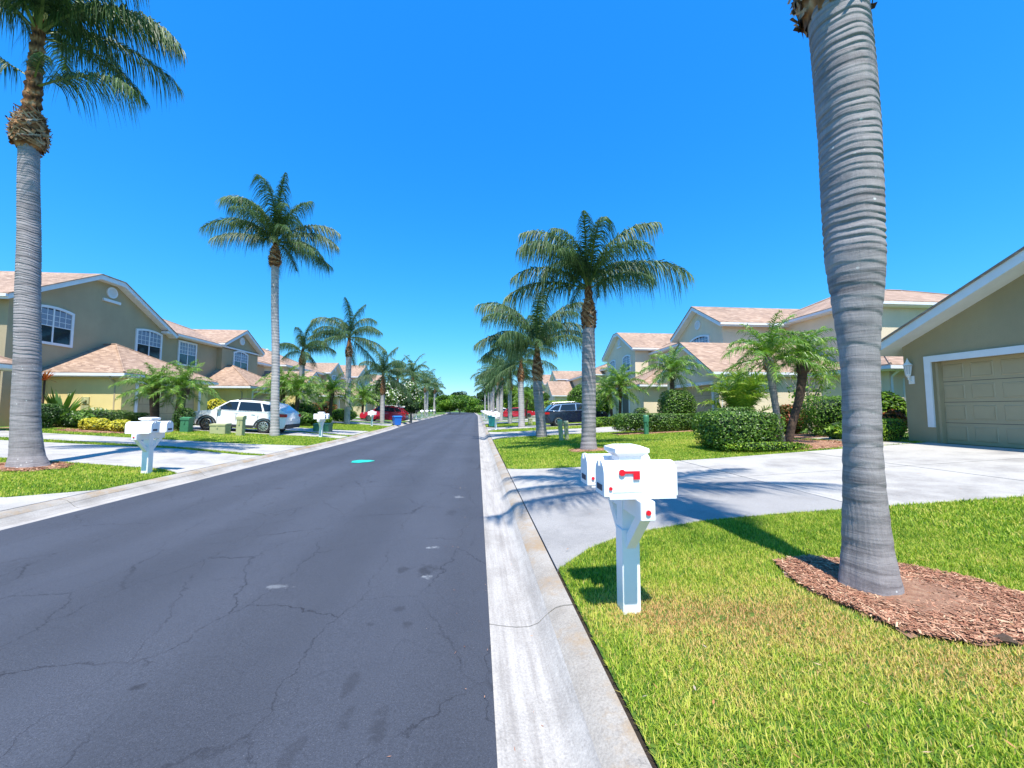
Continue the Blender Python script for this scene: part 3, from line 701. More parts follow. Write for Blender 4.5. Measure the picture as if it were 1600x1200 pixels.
# ------------------------------------------------------------------ buildings
def arch_pts(y0, y1, z0, z1, rise, n=9):
    """outline in the (u, z) plane, arched top of given rise"""
    p = [(y0, z0), (y1, z0)]
    for i in range(n+1):
        t = i/n; p.append((y1+(y0-y1)*t, z1-rise+rise*(1-(2*t-1)**2)))
    return p
def facing(sx, xw):
    """map (u along street, z, depth out of wall) on a street-facing wall at x = xw, outward = -sx"""
    return lambda u, z, d: (xw-sx*d, u, z)
def facing_cam(yw): return lambda u, z, d: (u, yw-d, z)
def window(P, mp, u0, u1, z0, z1, rise=.14, cols=2, tw=.13, lattice=3, name='window'):
    f0 = MB(); out = arch_pts(u0, u1, z0, z1, rise); inn = arch_pts(u0+tw, u1-tw, z0+tw, z1-tw, rise*.85)
    w_ = MB(); w_.prism([mp(u, z, .006) for u, z in arch_pts(u0+tw*.6, u1-tw*.6, z0+tw*.6, z1-tw*.6, rise*.9)], Vector(mp(0, 0, .02))-Vector(mp(0, 0, .0)))
    root = mesh_obj(name, w_, 'shadow', P)
    f0.ring([mp(u, z, .0) for u, z in out], [mp(u, z, .0) for u, z in inn], Vector(mp(0, 0, .075))-Vector(mp(0, 0, 0)))
    mesh_obj('window_frame', f0, 'trim', root, world=True)
    cw = (u1-u0-2*tw)/cols; zm = z0+tw+(z1-z0-2*tw)*.48; zt_ = z1-tw-rise*.5
    for c in range(cols):
        a, b = u0+tw+c*cw+.02, u0+tw+(c+1)*cw-.02
        for (q0, q1, mt) in ((z0+tw+.02, zm-.015, 'glass'), (zm+.015, zt_, 'blind')):
            p = MB(); e0 = mp(a, q0, .030); e1 = mp(b, q1, .036); p.box(*sorted((e0[0], e1[0])), *sorted((e0[1], e1[1])), q0, q1); mesh_obj('pane', p, mt, root)
    s = MB()
    def bar(a0, a1, q0, q1, d0=.03, d1=.062):
        e0 = mp(a0, q0, d0); e1 = mp(a1, q1, d1); s.box(*sorted((e0[0], e1[0])), *sorted((e0[1], e1[1])), q0, q1)
    for c in range(1, cols): bar(u0+tw+c*cw-.035, u0+tw+c*cw+.035, z0+tw, z1-tw-.01)
    bar(u0+tw, u1-tw, zm-.022, zm+.022, .03, .058)
    if lattice:
        for c in range(cols):
            for k in range(1, lattice): x_ = u0+tw+c*cw+cw*k/lattice; bar(x_-.011, x_+.011, zm+.02, z1-tw-.02, .03, .05)
        for k in (1, 2): q = zm+(zt_-zm)*k/3; bar(u0+tw, u1-tw, q-.011, q+.011, .03, .048)
    mesh_obj('muntins', s, 'trim', root)
    return root
def round_vent(P, mp, u, z, r=.3, mat='trim', glass=False):
    n = 20; o_ = [(u+r*math.cos(6.2832*i/n), z+r*math.sin(6.2832*i/n)) for i in range(n)]; i_ = [(u+(p[0]-u)*.72, z+(p[1]-z)*.72) for p in o_]
    b = MB(); b.ring([mp(a, c, 0) for a, c in o_], [mp(a, c, 0) for a, c in i_], Vector(mp(0, 0, .07))-Vector(mp(0, 0, 0)))
    root = mesh_obj('round_vent', b, mat, P)
    c = MB(); c.prism([mp(a, q, .004) for a, q in i_], Vector(mp(0, 0, .02))-Vector(mp(0, 0, 0))); mesh_obj('vent_face', c, 'glass' if glass else 'trim', root)
    if not glass:
        l = MB()
        for k in range(-3, 4):
            q = z+k*r*.19; hw = math.sqrt(max(.01, (r*.72)**2-(q-z)**2))*.95
            e0 = mp(u-hw, q, .025); e1 = mp(u+hw, q, .05); l.box(*sorted((e0[0], e1[0])), *sorted((e0[1], e1[1])), q-.018, q+.018)
        mesh_obj('louvre', l, 'trim', root)
def wall_poly(P, mp, pts, mat, th=.2, name='wall'):
    b = MB(); b.prism([mp(u, z, 0) for u, z in pts], Vector(mp(0, 0, -th))-Vector(mp(0, 0, 0))); return mesh_obj(name, b, mat, P)
def chevron(P, sx, xa, xb, prof, th=.24, gutter=True):
    """gabled roof with its ridge running away from the street. prof: (y, z) from one eave over the ridge to the other; xa street end"""
    inn = [(y, z-th) for y, z in prof]
    b = MB(); pts = prof+inn[::-1]; b.prism([(xa, y, z) for y, z in pts], (xb-xa, 0, 0)); fa = mesh_obj('fascia', b, 'trim', P)
    t = MB(); up = [(y, z+.055) for y, z in prof]
    e0 = ((prof[0][1]-prof[1][1])/(prof[0][0]-prof[1][0])); e1 = ((prof[-1][1]-prof[-2][1])/(prof[-1][0]-prof[-2][0]))
    up[0] = (prof[0][0]-.05, up[0][1]-.05*e0); up[-1] = (prof[-1][0]+.05, up[-1][1]+.05*e1)
    lo = [(y, z+.004) for y, z in prof]; lo[0] = (up[0][0], up[0][1]-.05); lo[-1] = (up[-1][0], up[-1][1]-.05)
    t.prism([(xa-sx*.04, y, z) for y, z in up+lo[::-1]], (xb-xa+sx*.04, 0, 0)); ro = mesh_obj('roof', t, 'roof', P)
    if gutter:
        for (y, z), s_ in ((prof[0], -1), (prof[-1], 1)): mesh_obj('gutter', MB().box(xa, xb, y+s_*.012, y+s_*.11, z-.16, z-.03), 'trim', P)
    return ro
def hip(P, x0, x1, y0, y1, ze, sl, th=.22, flat=.0, vents=0):
    """hip roof over the eave rectangle"""
    if x0 > x1: x0, x1 = x1, x0
    b = MB(); b.box(x0, x1, y0, y1, ze-th, ze-.004); mesh_obj('fascia', b, 'trim', P)
    hx, hy = (x1-x0)/2, (y1-y0)/2; h = min(hx, hy); zr = ze+h*sl; cx, cy = (x0+x1)/2, (y0+y1)/2
    e = .06; X0, X1, Y0, Y1 = x0-e, x1+e, y0-e, y1+e; ze2 = ze+.03
    if hx >= hy: A, B = (x0+h, cy, zr), (x1-h, cy, zr)
    else: A, B = (cx, y0+h, zr), (cx, y1-h, zr)
    if abs(hx-hy) < .05: A = B = (cx, cy, zr)
    c = [(X0, Y0, ze2), (X1, Y0, ze2), (X1, Y1, ze2), (X0, Y1, ze2)]; m = MB()
    vs = c+[A, B]+[(p[0], p[1], ze2-.045) for p in c]
    fs = [(0, 1, 5, 4), (2, 3, 4, 5), (1, 2, 5), (3, 0, 4)] if hx >= hy else [(0, 1, 4), (1, 2, 5, 4), (2, 3, 5), (3, 0, 4, 5)]
    fs += [(i, 6+i, 6+(i+1) % 4, (i+1) % 4) for i in range(4)]+[(6, 9, 8, 7)]
    m.add(vs, fs); ro = mesh_obj('roof', m, 'roof', P)
    rc = MB()
    for q, cc in ((0, A), (1, A if hx < hy else B), (2, B), (3, B if hx < hy else A)): rc.tube([Vector(c[q])+Vector((0, 0, .01)), Vector(cc)+Vector((0, 0, .02))], .05, 5)
    rc.tube([Vector(A)+Vector((0, 0, .02)), Vector(B)+Vector((.001, .001, .02))], .05, 5); mesh_obj('ridge_cap', rc, 'roof', ro)
    g_ = MB(); g_.ring([(X0-.05, Y0-.05, ze-.17), (X1+.05, Y0-.05, ze-.17), (X1+.05, Y1+.05, ze-.17), (X0-.05, Y1+.05, ze-.17)], [(x0-.003, y0-.003, ze-.17), (x1+.003, y0-.003, ze-.17), (x1+.003, y1+.003, ze-.17), (x0-.003, y1+.003, ze-.17)], (0, 0, .14))
    mesh_obj('gutter', g_, 'trim', P)
    if vents:
        for k in range(vents):
            v = MB(); t = (k+.5)/vents; px = A[0]+(B[0]-A[0])*t; py = A[1]+(B[1]-A[1])*t
            v.lathe([(.09, 0), (.09, .18), (.14, .2), (.13, .3), (.02, .34)], 10, (px+.5, py, zr-.35)); mesh_obj('roof_vent', v, 'trim', P)
    return zr
def downspout(P, x, y, zt, zb, sx=0, sy=-1, mat='door'):
    b = MB(); b.tube([(x, y, zt), (x-sx*.02, y+.02*sy, zt-.08), (x+.3*sx*0, y-.28*sy, zt-.32), (x, y-.30*sy, zt-.42), (x, y-.30*sy, zb)], .045, 8); mesh_obj('downspout', b, mat, P)
def garage_door(P, mp, u0, u1, z0, z1, mat='door', cols=8, rows=4, detail=True, dep=-.24):
    b = MB(); e0 = mp(u0, z0, dep-.04); e1 = mp(u1, z1, dep); b.box(*sorted((e0[0], e1[0])), *sorted((e0[1], e1[1])), z0, z1)
    root = mesh_obj('garage_door', b, mat, P); W = (u1-u0)/cols; H = (z1-z0)/rows
    seam = MB()
    for r_ in range(rows):
        for c in range(cols):
            a0, a1 = u0+c*W+.07, u0+(c+1)*W-.07; q0, q1 = z0+r_*H+.09, z0+(r_+1)*H-.09
            p = MB(); o_ = [(a0, q0), (a1, q0), (a1, q1), (a0, q1)]; i_ = [(a0+.045, q0+.045), (a1-.045, q0+.045), (a1-.045, q1-.045), (a0+.045, q1-.045)]
            O = [mp(u, z, dep+.001) for u, z in o_]; I = [mp(u, z, dep+.014) for u, z in i_]
            ii = [(a0+.02, q0+.02), (a1-.02, q0+.02), (a1-.02, q1-.02), (a0+.02, q1-.02)]; K = [mp(u, z, dep+.012) for u, z in ii]; K2 = [mp(u, z, dep+.006) for u, z in [(x+(.03 if x < (a0+a1)/2 else -.03), y+(.03 if y < (q0+q1)/2 else -.03)) for x, y in ii]]
            vs = O+K+K2+I; fs = []
            for lv in range(2): fs += [(lv*4+k, lv*4+(k+1) % 4, (lv+1)*4+(k+1) % 4, (lv+1)*4+k) for k in range(4)]
            fs += [(8+k, 8+(k+1) % 4, 12+(k+1) % 4, 12+k) for k in range(4)]+[(12, 13, 14, 15)]
            p.add(vs, fs); mesh_obj('door_panel', p, mat, root)
        if r_:
            e0 = mp(u0, z0+r_*H-.006, dep+.0005); e1 = mp(u1, z0+r_*H+.006, dep+.003); seam.box(*sorted((e0[0], e1[0])), *sorted((e0[1], e1[1])), z0+r_*H-.006, z0+r_*H+.006)
    mesh_obj('door_seam', seam, 'bplastic', root)
    return root
def door_surround(P, mp, u0, u1, z0, z1, tw=.16, mat='trim', arch=0):
    b = MB()
    for a0, a1, q0, q1 in ((u0-tw, u0, z0+.45, z1), (u1, u1+tw, z0+.45, z1), (u0-tw, u1+tw, z1, z1+tw*1.1)):
        e0 = mp(a0, q0, .002); e1 = mp(a1, q1, .05); b.box(*sorted((e0[0], e1[0])), *sorted((e0[1], e1[1])), q0, q1)
    mesh_obj('door_trim', b, mat, P)
def wing_gable(P, sx, xf, xb, y0, y1, zb, ze, sl, mat, ov=.42, door=None, vent=True, dcols=8, oxf=.55, th=.24, arched=False):
    """one-storey garage wing, gable to the street. walls y0..y1, xf street plane, xb back"""
    xf_, xb_ = sx*xf, sx*xb; ym = (y0+y1)/2; mp = facing(sx, xf_)
    prof = [(y0-ov, ze), (ym, ze+(ym-y0+ov)*sl), (y1+ov, ze)]
    chevron(P, sx, sx*(xf-oxf), xb_, prof, th)
    zin = lambda y: ze-th-.002+(min(y-(y0-ov), (y1+ov)-y))*sl
    if door:
        d0, d1, dz = door; P0 = [(y0, zb-.3), (d0, zb-.3), (d0, dz), (d1, dz), (d1, zb-.3), (y1, zb-.3), (y1, zin(y1)), (ym, zin(ym)), (y0, zin(y0))]
        b1 = MB(); V_ = Vector((sx*.3, 0, 0))
        b1.prism([mp(u, z, 0) for u, z in [(y0, zb-.3), (d0, zb-.3), (d0, dz), (y0, dz)]], V_); b1.prism([mp(u, z, 0) for u, z in [(d1, zb-.3), (y1, zb-.3), (y1, dz), (d1, dz)]], V_)
        b1.prism([mp(u, z, 0) for u, z in [(y0, dz), (y1, dz), (y1, zin(y1)), (ym, zin(ym)), (y0, zin(y0))]], V_)
        mesh_obj('front_wall', b1, mat, P); garage_door(P, mp, d0, d1, zb+.012, dz, cols=dcols); door_surround(P, mp, d0, d1, zb, dz)
    else:
        wall_poly(P, mp, [(y0, zb-.3), (y1, zb-.3), (y1, zin(y1)), (ym, zin(ym)), (y0, zin(y0))], mat, .3, 'front_wall')
    mesh_obj('side_wall', MB().box(xf_+sx*.302, xb_, y0+.002, y0+.2, zb-.3, zin(y0+.1)), mat, P); mesh_obj('side_wall', MB().box(xf_+sx*.302, xb_, y1-.2, y1-.002, zb-.3, zin(y1-.1)), mat, P)
    if vent: round_vent(P, mp, ym, (zin(ym)+ (door[2] if door else ze))/2+.1, .30)
def wing_hip(P, sx, xf, xb, y0, y1, zb, ze, sl, mat, ov=.42, door=None, dcols=8):
    xf_, xb_ = sx*xf, sx*xb; mp = facing(sx, xf_); th = .2; zt_ = ze-th-.002
    hip(P, sx*(xf-ov), sx*(xb), y0-ov, y1+ov, ze, sl)
    if door:
        d0, d1, dz = door; b = MB(); V_ = (sx*.3, 0, 0)
        b.prism([mp(u, z, 0) for u, z in [(y0, zb-.3), (d0, zb-.3), (d0, dz), (y0, dz)]], V_); b.prism([mp(u, z, 0) for u, z in [(d1, zb-.3), (y1, zb-.3), (y1, dz), (d1, dz)]], V_)
        b.prism([mp(u, z, 0) for u, z in [(y0, dz), (y1, dz), (y1, zt_), (y0, zt_)]], V_); mesh_obj('front_wall', b, mat, P)
        garage_door(P, mp, d0, d1, zb+.012, dz, cols=dcols); door_surround(P, mp, d0, d1, zb, dz)
    else: wall_poly(P, mp, [(y0, zb-.3), (y1, zb-.3), (y1, zt_), (y0, zt_)], mat, .3, 'front_wall')
    mesh_obj('side_wall', MB().box(xf_+sx*.302, sx*xb, y0+.002, y0+.2, zb-.3, zt_), mat, P); mesh_obj('side_wall', MB().box(xf_+sx*.302, sx*xb, y1-.2, y1-.002, zb-.3, zt_), mat, P)
def body_gable(P, sx, xf, xb, y0, y1, zb, ze, sl, mat, ov=.4, clipw=0, oxf=.45, th=.26):
    """two-storey body with a gable to the street"""
    xf_ = sx*xf; ym = (y0+y1)/2; mp = facing(sx, xf_); zp = ze+(ym-y0+ov-clipw/2)*sl
    prof = [(y0-ov, ze)]+([(ym-clipw/2, zp), (ym+clipw/2, zp)] if clipw else [(ym, zp)])+[(y1+ov, ze)]
    chevron(P, sx, sx*(xf-oxf), sx*xb, prof, th)
    zin = lambda y: min(ze-th-.002+(min(y-(y0-ov), (y1+ov)-y))*sl, zp-th-.002)
    top = [(y1, zin(y1))]+([(ym+clipw/2, zin(ym)), (ym-clipw/2, zin(ym))] if clipw else [(ym, zin(ym))])+[(y0, zin(y0))]
    wall_poly(P, mp, [(y0, zb-.3), (y1, zb-.3)]+top, mat, .3, 'front_wall')
    mesh_obj('side_wall', MB().box(xf_+sx*.302, sx*xb, y0+.002, y0+.2, zb-.3, zin(y0+.1)), mat, P); mesh_obj('side_wall', MB().box(xf_+sx*.302, sx*xb, y1-.2, y1-.002, zb-.3, zin(y1-.1)), mat, P)
    return mp, zp
def body_hip(P, sx, xf, xb, y0, y1, zb, ze, sl, mat, ov=.4, vents=2):
    xf_ = sx*xf; th = .22
    hip(P, sx*(xf-ov), sx*(xb+ov), y0-ov, y1+ov, ze, sl, vents=vents)
    b = MB(); b.box(xf_, sx*xb, y0, y1, zb-.3, ze-th-.002); mesh_obj('wall', b, mat, P); return facing(sx, xf_)
def niche_vent(P, mp, u, z):
    b = MB(); e0 = mp(u-.55, z-.62, .0); e1 = mp(u+.55, z-.46, .10); b.box(*sorted((e0[0], e1[0])), *sorted((e0[1], e1[1])), z-.62, z-.46); mesh_obj('vent_sill', b, 'trim', P); round_vent(P, mp, u, z, .34)

# --- right, nearest: garage gable facing the street
A = thing('single_storey_house', 'olive stucco house with closed beige garage door at the right edge', 'house', (16, 7.4, .65))
wing_gable(A, 1, 12.9, 27, 4.2, 10.5, .65, 3.52, .485, 'moss', .45, (4.9, 9.78, 2.95), vent=False, oxf=.55)
gp = MB(); gp.box(12.96, 13.0, 10.08-.16, 10.08-.08, 1.85, 2.15); mesh_obj('door_keypad', gp, 'white', A)
jb = MB(); jb.box(13.0, 13.14, 9.72, 9.779, .66, 2.94); mesh_obj('door_track', jb, 'door', A)
body_hip(A, 1, 19, 30, -6, 9.5, .65, 6.6, .48, 'olive')
# wall lantern
ln = MB(); ly = 10.3; lx = 12.78
ln.lathe([(.045, 0), (.075, .03), (.085, .26), (.10, .27), (.04, .36), (.012, .44)], 8, (lx, ly, 2.62)); lt = MB()
lant = thing('wall_lantern', 'white carriage lantern on the olive wall left of the beige garage door', 'wall lamp', (lx, ly, 2.6))
mesh_obj('lantern_roof', MB().lathe([(.02, .0), (.10, .01), (.105, .03), (.045, .11), (.012, .20), (.004, .24)], 8, (lx, ly, 2.90)), 'white', lant)
mesh_obj('lantern_glass', MB().lathe([(.055, 0), (.082, .24)], 8, (lx, ly, 2.655)), 'lampglass', lant)
fr = MB()
for k in range(8):
    a = k*math.pi/4; fr.tube([(lx+.058*math.cos(a), ly+.058*math.sin(a), 2.65), (lx+.088*math.cos(a), ly+.088*math.sin(a), 2.90)], .007, 4)
fr.lathe([(.02, -.10), (.05, -.05), (.065, 0), (.06, .01)], 8, (lx, ly, 2.645)); fr.tube([(lx, ly, 2.56), (lx-.0, ly, 2.50), (12.86, ly, 2.42), (12.899, ly, 2.5)], .018, 6); fr.box(12.87, 12.898, ly-.07, ly+.07, 2.36, 2.60)
mesh_obj('lantern_frame', fr, 'white', lant)

# --- right, second building: gabled garage wing, two gabled bodies
B = thing('townhouse', 'cream townhouse building with gabled garage behind the long clipped hedge on the right', 'house', (17, 28, .65))
zb = .65
wing_gable(B, 1, 12.9, 24, 19.5, 25.1, zb, 3.62, .66, 'cream', .3, (20.1, 24.5, 3.0), vent=True)
downspout(B, 12.95+.12, 19.22, 3.45, .7, mat='trim')
mpB, _ = body_gable(B, 1, 16.0, 24, 23.6, 29.1, zb, 7.25, .58, 'cream', .4)
window(B, mpB, 25.0, 27.4, 5.3, 6.95, .2); round_vent(B, mpB, 26.35, 7.75, .33)
body_hip(B, 1, 20.4, 32, 18.6, 26.6, zb, 7.35, .48, 'cream', vents=3)
body_hip(B, 1, 19.6, 29.0, 25.5, 40, zb, 7.25, .50, 'cream', vents=3)
mpB2 = body_hip(B, 1, 16.5, 26, 29.6, 35.2, zb, 6.9, .48, 'cream', vents=1)
window(B, mpB2, 31.5, 33.6, 5.0, 6.5, .0); 
wing_hip(B, 1, 12.9, 22, 28.9, 35.1, zb, 3.55, .5, 'cream', .42)
dr = MB(); dr.box(12.84, 12.895, 31.8, 33.2, zb, 2.95); mesh_obj('front_door', dr, 'darkdoor', B)
door_surround(B, facing(1, 12.9), 31.8, 33.2, zb, 2.95, .2)
mpB3, _ = body_gable(B, 1, 14.7, 24, 34.6, 42.4, zb, 7.35, .56, 'cream', .4, clipw=1.1)
niche_vent(B, mpB3, 38.5, 8.6)
window(B, mpB3, 35.6, 37.6, 5.3, 7.0, .2); window(B, mpB3, 39.6, 41.4, 5.3, 7.0, .2)
# entry piece seen just right of the big trunk
E_ = thing('townhouse', 'narrow cream entry wing with white downspout behind the low clipped hedge', 'house', (16.4, 15.4, .65))
wall = MB(); wall.box(17.0, 21.0, 14.4, 17.6, .35, 3.2); mesh_obj('wall', wall, 'cream', E_); hip(E_, 16.6, 21.4, 14.0, 18.0, 3.42, .45)
downspout(E_, 17.1, 14.1, 3.3, .7, mat='trim'); window(E_, facing_cam(14.4), 17.6, 18.9, 1.3, 2.9, 0)

# --- left buildings
C_ = thing('townhouse', 'olive two-storey townhouse building with white-trimmed gable behind the white mailbox post', 'house', (-22, 30, .8))
zb = .8
# nearer garage wing at the very left edge
wing_hip(C_, -1, 18.6, 27, 10.2, 16.7, zb, 3.36, .52, 'olive')
mpn = facing(-1, -18.6)
fr_ = MB(); oo = arch_pts(13.9, 17.0-.45, .95, 3.0, .35); io = arch_pts(14.15, 16.3, .95, 2.75, .3)
fr_.ring([mpn(u, z, 0) for u, z in oo], [mpn(u, z, 0) for u, z in io], (.06, 0, 0)); mesh_obj('arch_trim', fr_, 'trim', C_)
mpC, zp = body_gable(C_, -1, 22.4, 33, 20.2, 29.5, zb, 7.05, .56, 'olive', .45, clipw=1.5)
niche_vent(C_, mpC, 25.25, 8.75)
window(C_, mpC, 21.1, 23.15, 5.0, 7.05, .15); window(C_, mpC, 27.05, 29.15, 4.95, 7.05, .14)
wing_hip(C_, -1, 18.5, 26.2, 21.78, 28.2, zb, 3.5, .57, 'khaki', .30, (22.7, 27.3, 3.0))
downspout(C_, -18.85, 21.50, 3.32, .85, mat='door')
mpC2 = body_hip(C_, -1, 22.5, 34, 29.6, 40.9, zb, 7.2, .42, 'olive', vents=3)
window(C_, mpC2, 30.8, 32.7, 4.95, 6.85, 0)
mpC3, _ = body_gable(C_, -1, 22.1, 30, 35.2, 40.6, zb, 7.35, .56, 'olive', .3)
window(C_, mpC3, 36.7, 38.9, 5.1, 7.05, .22); round_vent(C_, mpC3, 37.9, 8.0, .36)
wing_hip(C_, -1, 18.6, 26.2, 32.9, 39.1, zb, 3.5, .57, 'khaki', .42, (33.7, 38.3, 3.0))
sb = MB(); sb.box(-29, -23.2, 40.92, 44, .5, 6.3); mesh_obj('wall', sb, 'olive', C_); hip(C_, -29.4, -22.8, 40.6, 44.4, 6.55, .4); round_vent(C_, facing(-1, -23.2), 42.1, 5.5, .38, glass=True)
wing_gable(C_, -1, 18.6, 26, 42.6, 46.8, zb, 4.3, .62, 'khaki', .35)
downspout(C_, -18.95, 32.52, 3.32, .85, mat='door')
# utilities on the sunny side wall of the garage
um = thing('meter_box', 'two tan electric meter boxes on the sunlit yellow garage wall', 'meter box', (-20.1, 21.85, 1.6))
mb_ = MB(); mb_.box(-20.35, -20.0, 21.72, 21.898, 1.9, 2.25); mb_.lathe([(.09, 0), (.09, .08), (.05, .1)], 12, (-20.17, 21.62, 2.08), 'y'); mesh_obj('upper_box', mb_, 'tan_box', um)
mb_ = MB(); mb_.box(-20.32, -19.96, 21.68, 21.898, 1.4, 1.82); mb_.tube([(-20.15, 21.8, 1.4), (-20.15, 21.8, .9)], .03, 8); mesh_obj('lower_box', mb_, 'tan_box', um)
hr = thing('hose_reel', 'small dark hose holder high on the sunlit yellow wall', 'hose holder', (-20.9, 21.8, 2.3))
mb_ = MB(); mb_.lathe([(.06, 0), (.14, .02), (.14, .1), (.06, .12)], 14, (-20.95, 21.76, 2.35), 'y'); mesh_obj('reel', mb_, 'tan_box', hr); mb_ = MB(); mb_.box(-21.02, -20.88, 21.86, 21.898, 2.22, 2.5); mesh_obj('bracket', mb_, 'bplastic', hr)

# further buildings
D_ = thing('townhouse', 'pale beige townhouse building with three gables beyond the olive building on the left', 'house', (-22, 66, .8))
mpD = body_hip(D_, -1, 23.2, 34, 48.2, 59.4, zb, 6.95, .48, 'tan')
window(D_, mpD, 50, 52, 5, 6.6, 0)
mpD2, _ = body_gable(D_, -1, 22.4, 32, 60, 65.2, zb, 7.2, .58, 'tan', .35); window(D_, mpD2, 61.2, 63.4, 5.2, 7.0, .2); round_vent(D_, mpD2, 62.6, 7.9)
body_hip(D_, -1, 23.5, 34, 65.3, 73, zb, 7.1, .48, 'tan')
mpD3, _ = body_gable(D_, -1, 22.4, 32, 73.2, 82.4, zb, 7.7, .52, 'tan', .35); window(D_, mpD3, 74.4, 76.6, 5.0, 7.2, .2); window(D_, mpD3, 79, 81.2, 5.0, 7.2, .2); round_vent(D_, mpD3, 77.8, 8.9)
wing_hip(D_, -1, 18.6, 26, 53, 59.2, zb, 3.5, .5, 'tan', .42, (53.8, 58.4, 3.0))
wing_hip(D_, -1, 18.6, 26, 66, 72, zb, 3.5, .5, 'tan', .42, (66.8, 71.2, 3.0))
F_ = thing('townhouse', 'distant townhouse with pink roof above the parked red car on the left', 'house', (-24, 98, .8))
body_gable(F_, -1, 22.4, 34, 88, 97, zb, 7.2, .5, 'tan'); body_hip(F_, -1, 23, 34, 97.2, 112, zb, 7.2, .48, 'tan'); wing_gable(F_, -1, 18.6, 27, 98, 103.5, zb, 3.5, .6, 'tan')
G_ = thing('townhouse', 'far cream townhouse with small gables above the dark car on the right', 'house', (17, 66, .65)); zb = .65
body_hip(G_, 1, 19.0, 30, 52, 67, zb, 7.6, .5, 'cream'); body_hip(G_, 1, 16.8, 26, 56, 70, zb, 6.9, .46, 'tan')
wing_gable(G_, 1, 12.9, 24, 63.5, 71, zb, 4.0, .62, 'cream', vent=False)
mpG, _ = body_gable(G_, 1, 14.9, 26, 70.5, 76, zb, 7.3, .56, 'cream'); round_vent(G_, mpG, 73.2, 8.2)
H_ = thing('townhouse', 'farthest right townhouse just showing between the palm trunks', 'house', (17, 95, .65))
body_gable(H_, 1, 15, 27, 84, 92, zb, 7.3, .54, 'cream'); body_hip(H_, 1, 17, 28, 92.2, 110, zb, 7.3, .48, 'cream'); wing_gable(H_, 1, 12.9, 25, 80, 85.5, zb, 3.6, .6, 'cream')

# ------------------------------------------------------------------ mailboxes
def box_shape(mb, x0, x1, y0, y1, z0, z1, n=10):
    r = (y1-y0)/2; pts = [(y0, z0), (y1, z0)]+[((y0+y1)/2+r*math.cos(math.pi*i/n), z1-r+r*math.sin(math.pi*i/n)) for i in range(n+1)]
    mb.prism([(x0, y, z) for y, z in pts], (x1-x0, 0, 0)); return pts
def mailbox(label, x, y, z, group=None):
    """twin mailbox; door side faces local -x. origin at the post foot"""
    t = thing('mailbox', label, 'mailbox', (x, y, z), group)
    p = MB(); p.box(-.066, .066, -.066, .066, -.1, .60); p.box(-.058, .058, -.058, .058, .60, 1.20)
    po = mesh_obj('post', p, 'vinyl', t, world=False, bev=.004)
    c = MB()
    for h0, h1, a, b in ((1.02, 1.10, .066, .066), (1.10, 1.13, .085, .085), (1.13, 1.165, .085, .125), (1.165, 1.195, .128, .128), (1.195, 1.215, .128, .075)):
        c.add([(-a, -a, h0), (a, -a, h0), (a, a, h0), (-a, a, h0), (-b, -b, h1), (b, -b, h1), (b, b, h1), (-b, b, h1)], [(0, 3, 2, 1), (4, 5, 6, 7), (0, 1, 5, 4), (1, 2, 6, 5), (2, 3, 7, 6), (3, 0, 4, 7)])
    mesh_obj('post_cap', c, 'vinyl', t, world=False)
    a_ = MB(); a_.box(-.05, .05, -.37, .37, .745, .872); ar = mesh_obj('crossarm', a_, 'vinyl', t, world=False, bev=.004)
    for s in (-1, 1): mesh_obj('reflector', MB().lathe([(.017, -.006), (.017, .006), (.008, .010)], 12, (0, s*.374, .80), 'y'), 'red', ar, world=False)
    for s in (-1, 1):
        br = MB(); br.prism([(-.035, s*.062, .46), (-.035, s*.062, .56), (-.035, s*.24, .744), (-.035, s*.33, .744)], (.07, 0, 0)); mesh_obj('brace', br, 'vinyl', t, world=False)
        bd = MB(); bd.box(-.235, .235, s*.115, s*.30, .873, .891); mesh_obj('shelf', bd, 'vinyl', t, world=False)
        b = MB(); y0, y1 = (s*.2-.088, s*.2+.088); box_shape(b, -.255, .25, y0, y1, .8915, 1.125); bx = mesh_obj('letterbox', b, 'vinyl', t, smooth=True, world=False)
        d = MB(); box_shape(d, -.272, -.2555, y0-.006, y1+.006, .893, 1.132); dd = mesh_obj('letterbox_door', d, 'vinyl', bx, smooth=True, world=False)
        pl = MB(); pl.box(-.276, -.2725, s*.2-.055, s*.2+.055, .925, .965); mesh_obj('number_plate', pl, 'digit', bx, world=False)
        tb = MB(); tb.box(-.285, -.2725, s*.2-.012, s*.2+.012, 1.09, 1.125); mesh_obj('door_tab', tb, 'vinyl', bx, world=False)
        yy = y0-.004
        f = MB(); f.box(-.14, -.02, yy-.006, yy, 1.045, 1.062); f.box(-.065, -.02, yy-.0061, yy+.0001, 1.005, 1.0615); f.lathe([(.022, -.008), (.022, .001)], 14, (-.145, yy, 1.052), 'y'); mesh_obj('flag', f, 'red', bx, world=False)
        q = MB(); q.lathe([(.012, -.004), (.012, .003)], 12, (-.225, yy, .945), 'y'); mesh_obj('reflector', q, 'red', bx, world=False)
        sl = MB(); sl.box(-.21, .0, y0-.003, y0-.0005, .918, .923); mesh_obj('seam', sl, 'trim', bx, world=False)
    return t
mb0 = mailbox('large white twin mailbox post with red flag on the near right verge', 1.13, 2.87, G(1.13, 2.87)+.0)
def mcopy(label, x, y, rz=0, sc=1.0, z=None):
    c = copy_tree(mb0); c.location = (x, y, G(x, y) if z is None else z); c.rotation_euler[2] = rz; c['label'] = label; c['group'] = 'white twin mailboxes along the verges'; c.scale = (sc,)*3; return c
mb0['group'] = 'white twin mailboxes along the verges'
mcopy('nearest white twin mailbox on the left verge, in front of the olive house', -7.56, 9.65, math.pi, 1.06)
mcopy('white twin mailbox on the left lawn corner near the slim tall palm', -8.1, 20.9, math.pi, 1.08)
mcopy('white twin mailbox in front of the parked red SUV', -9.0, 34.0, math.pi, 1.1)
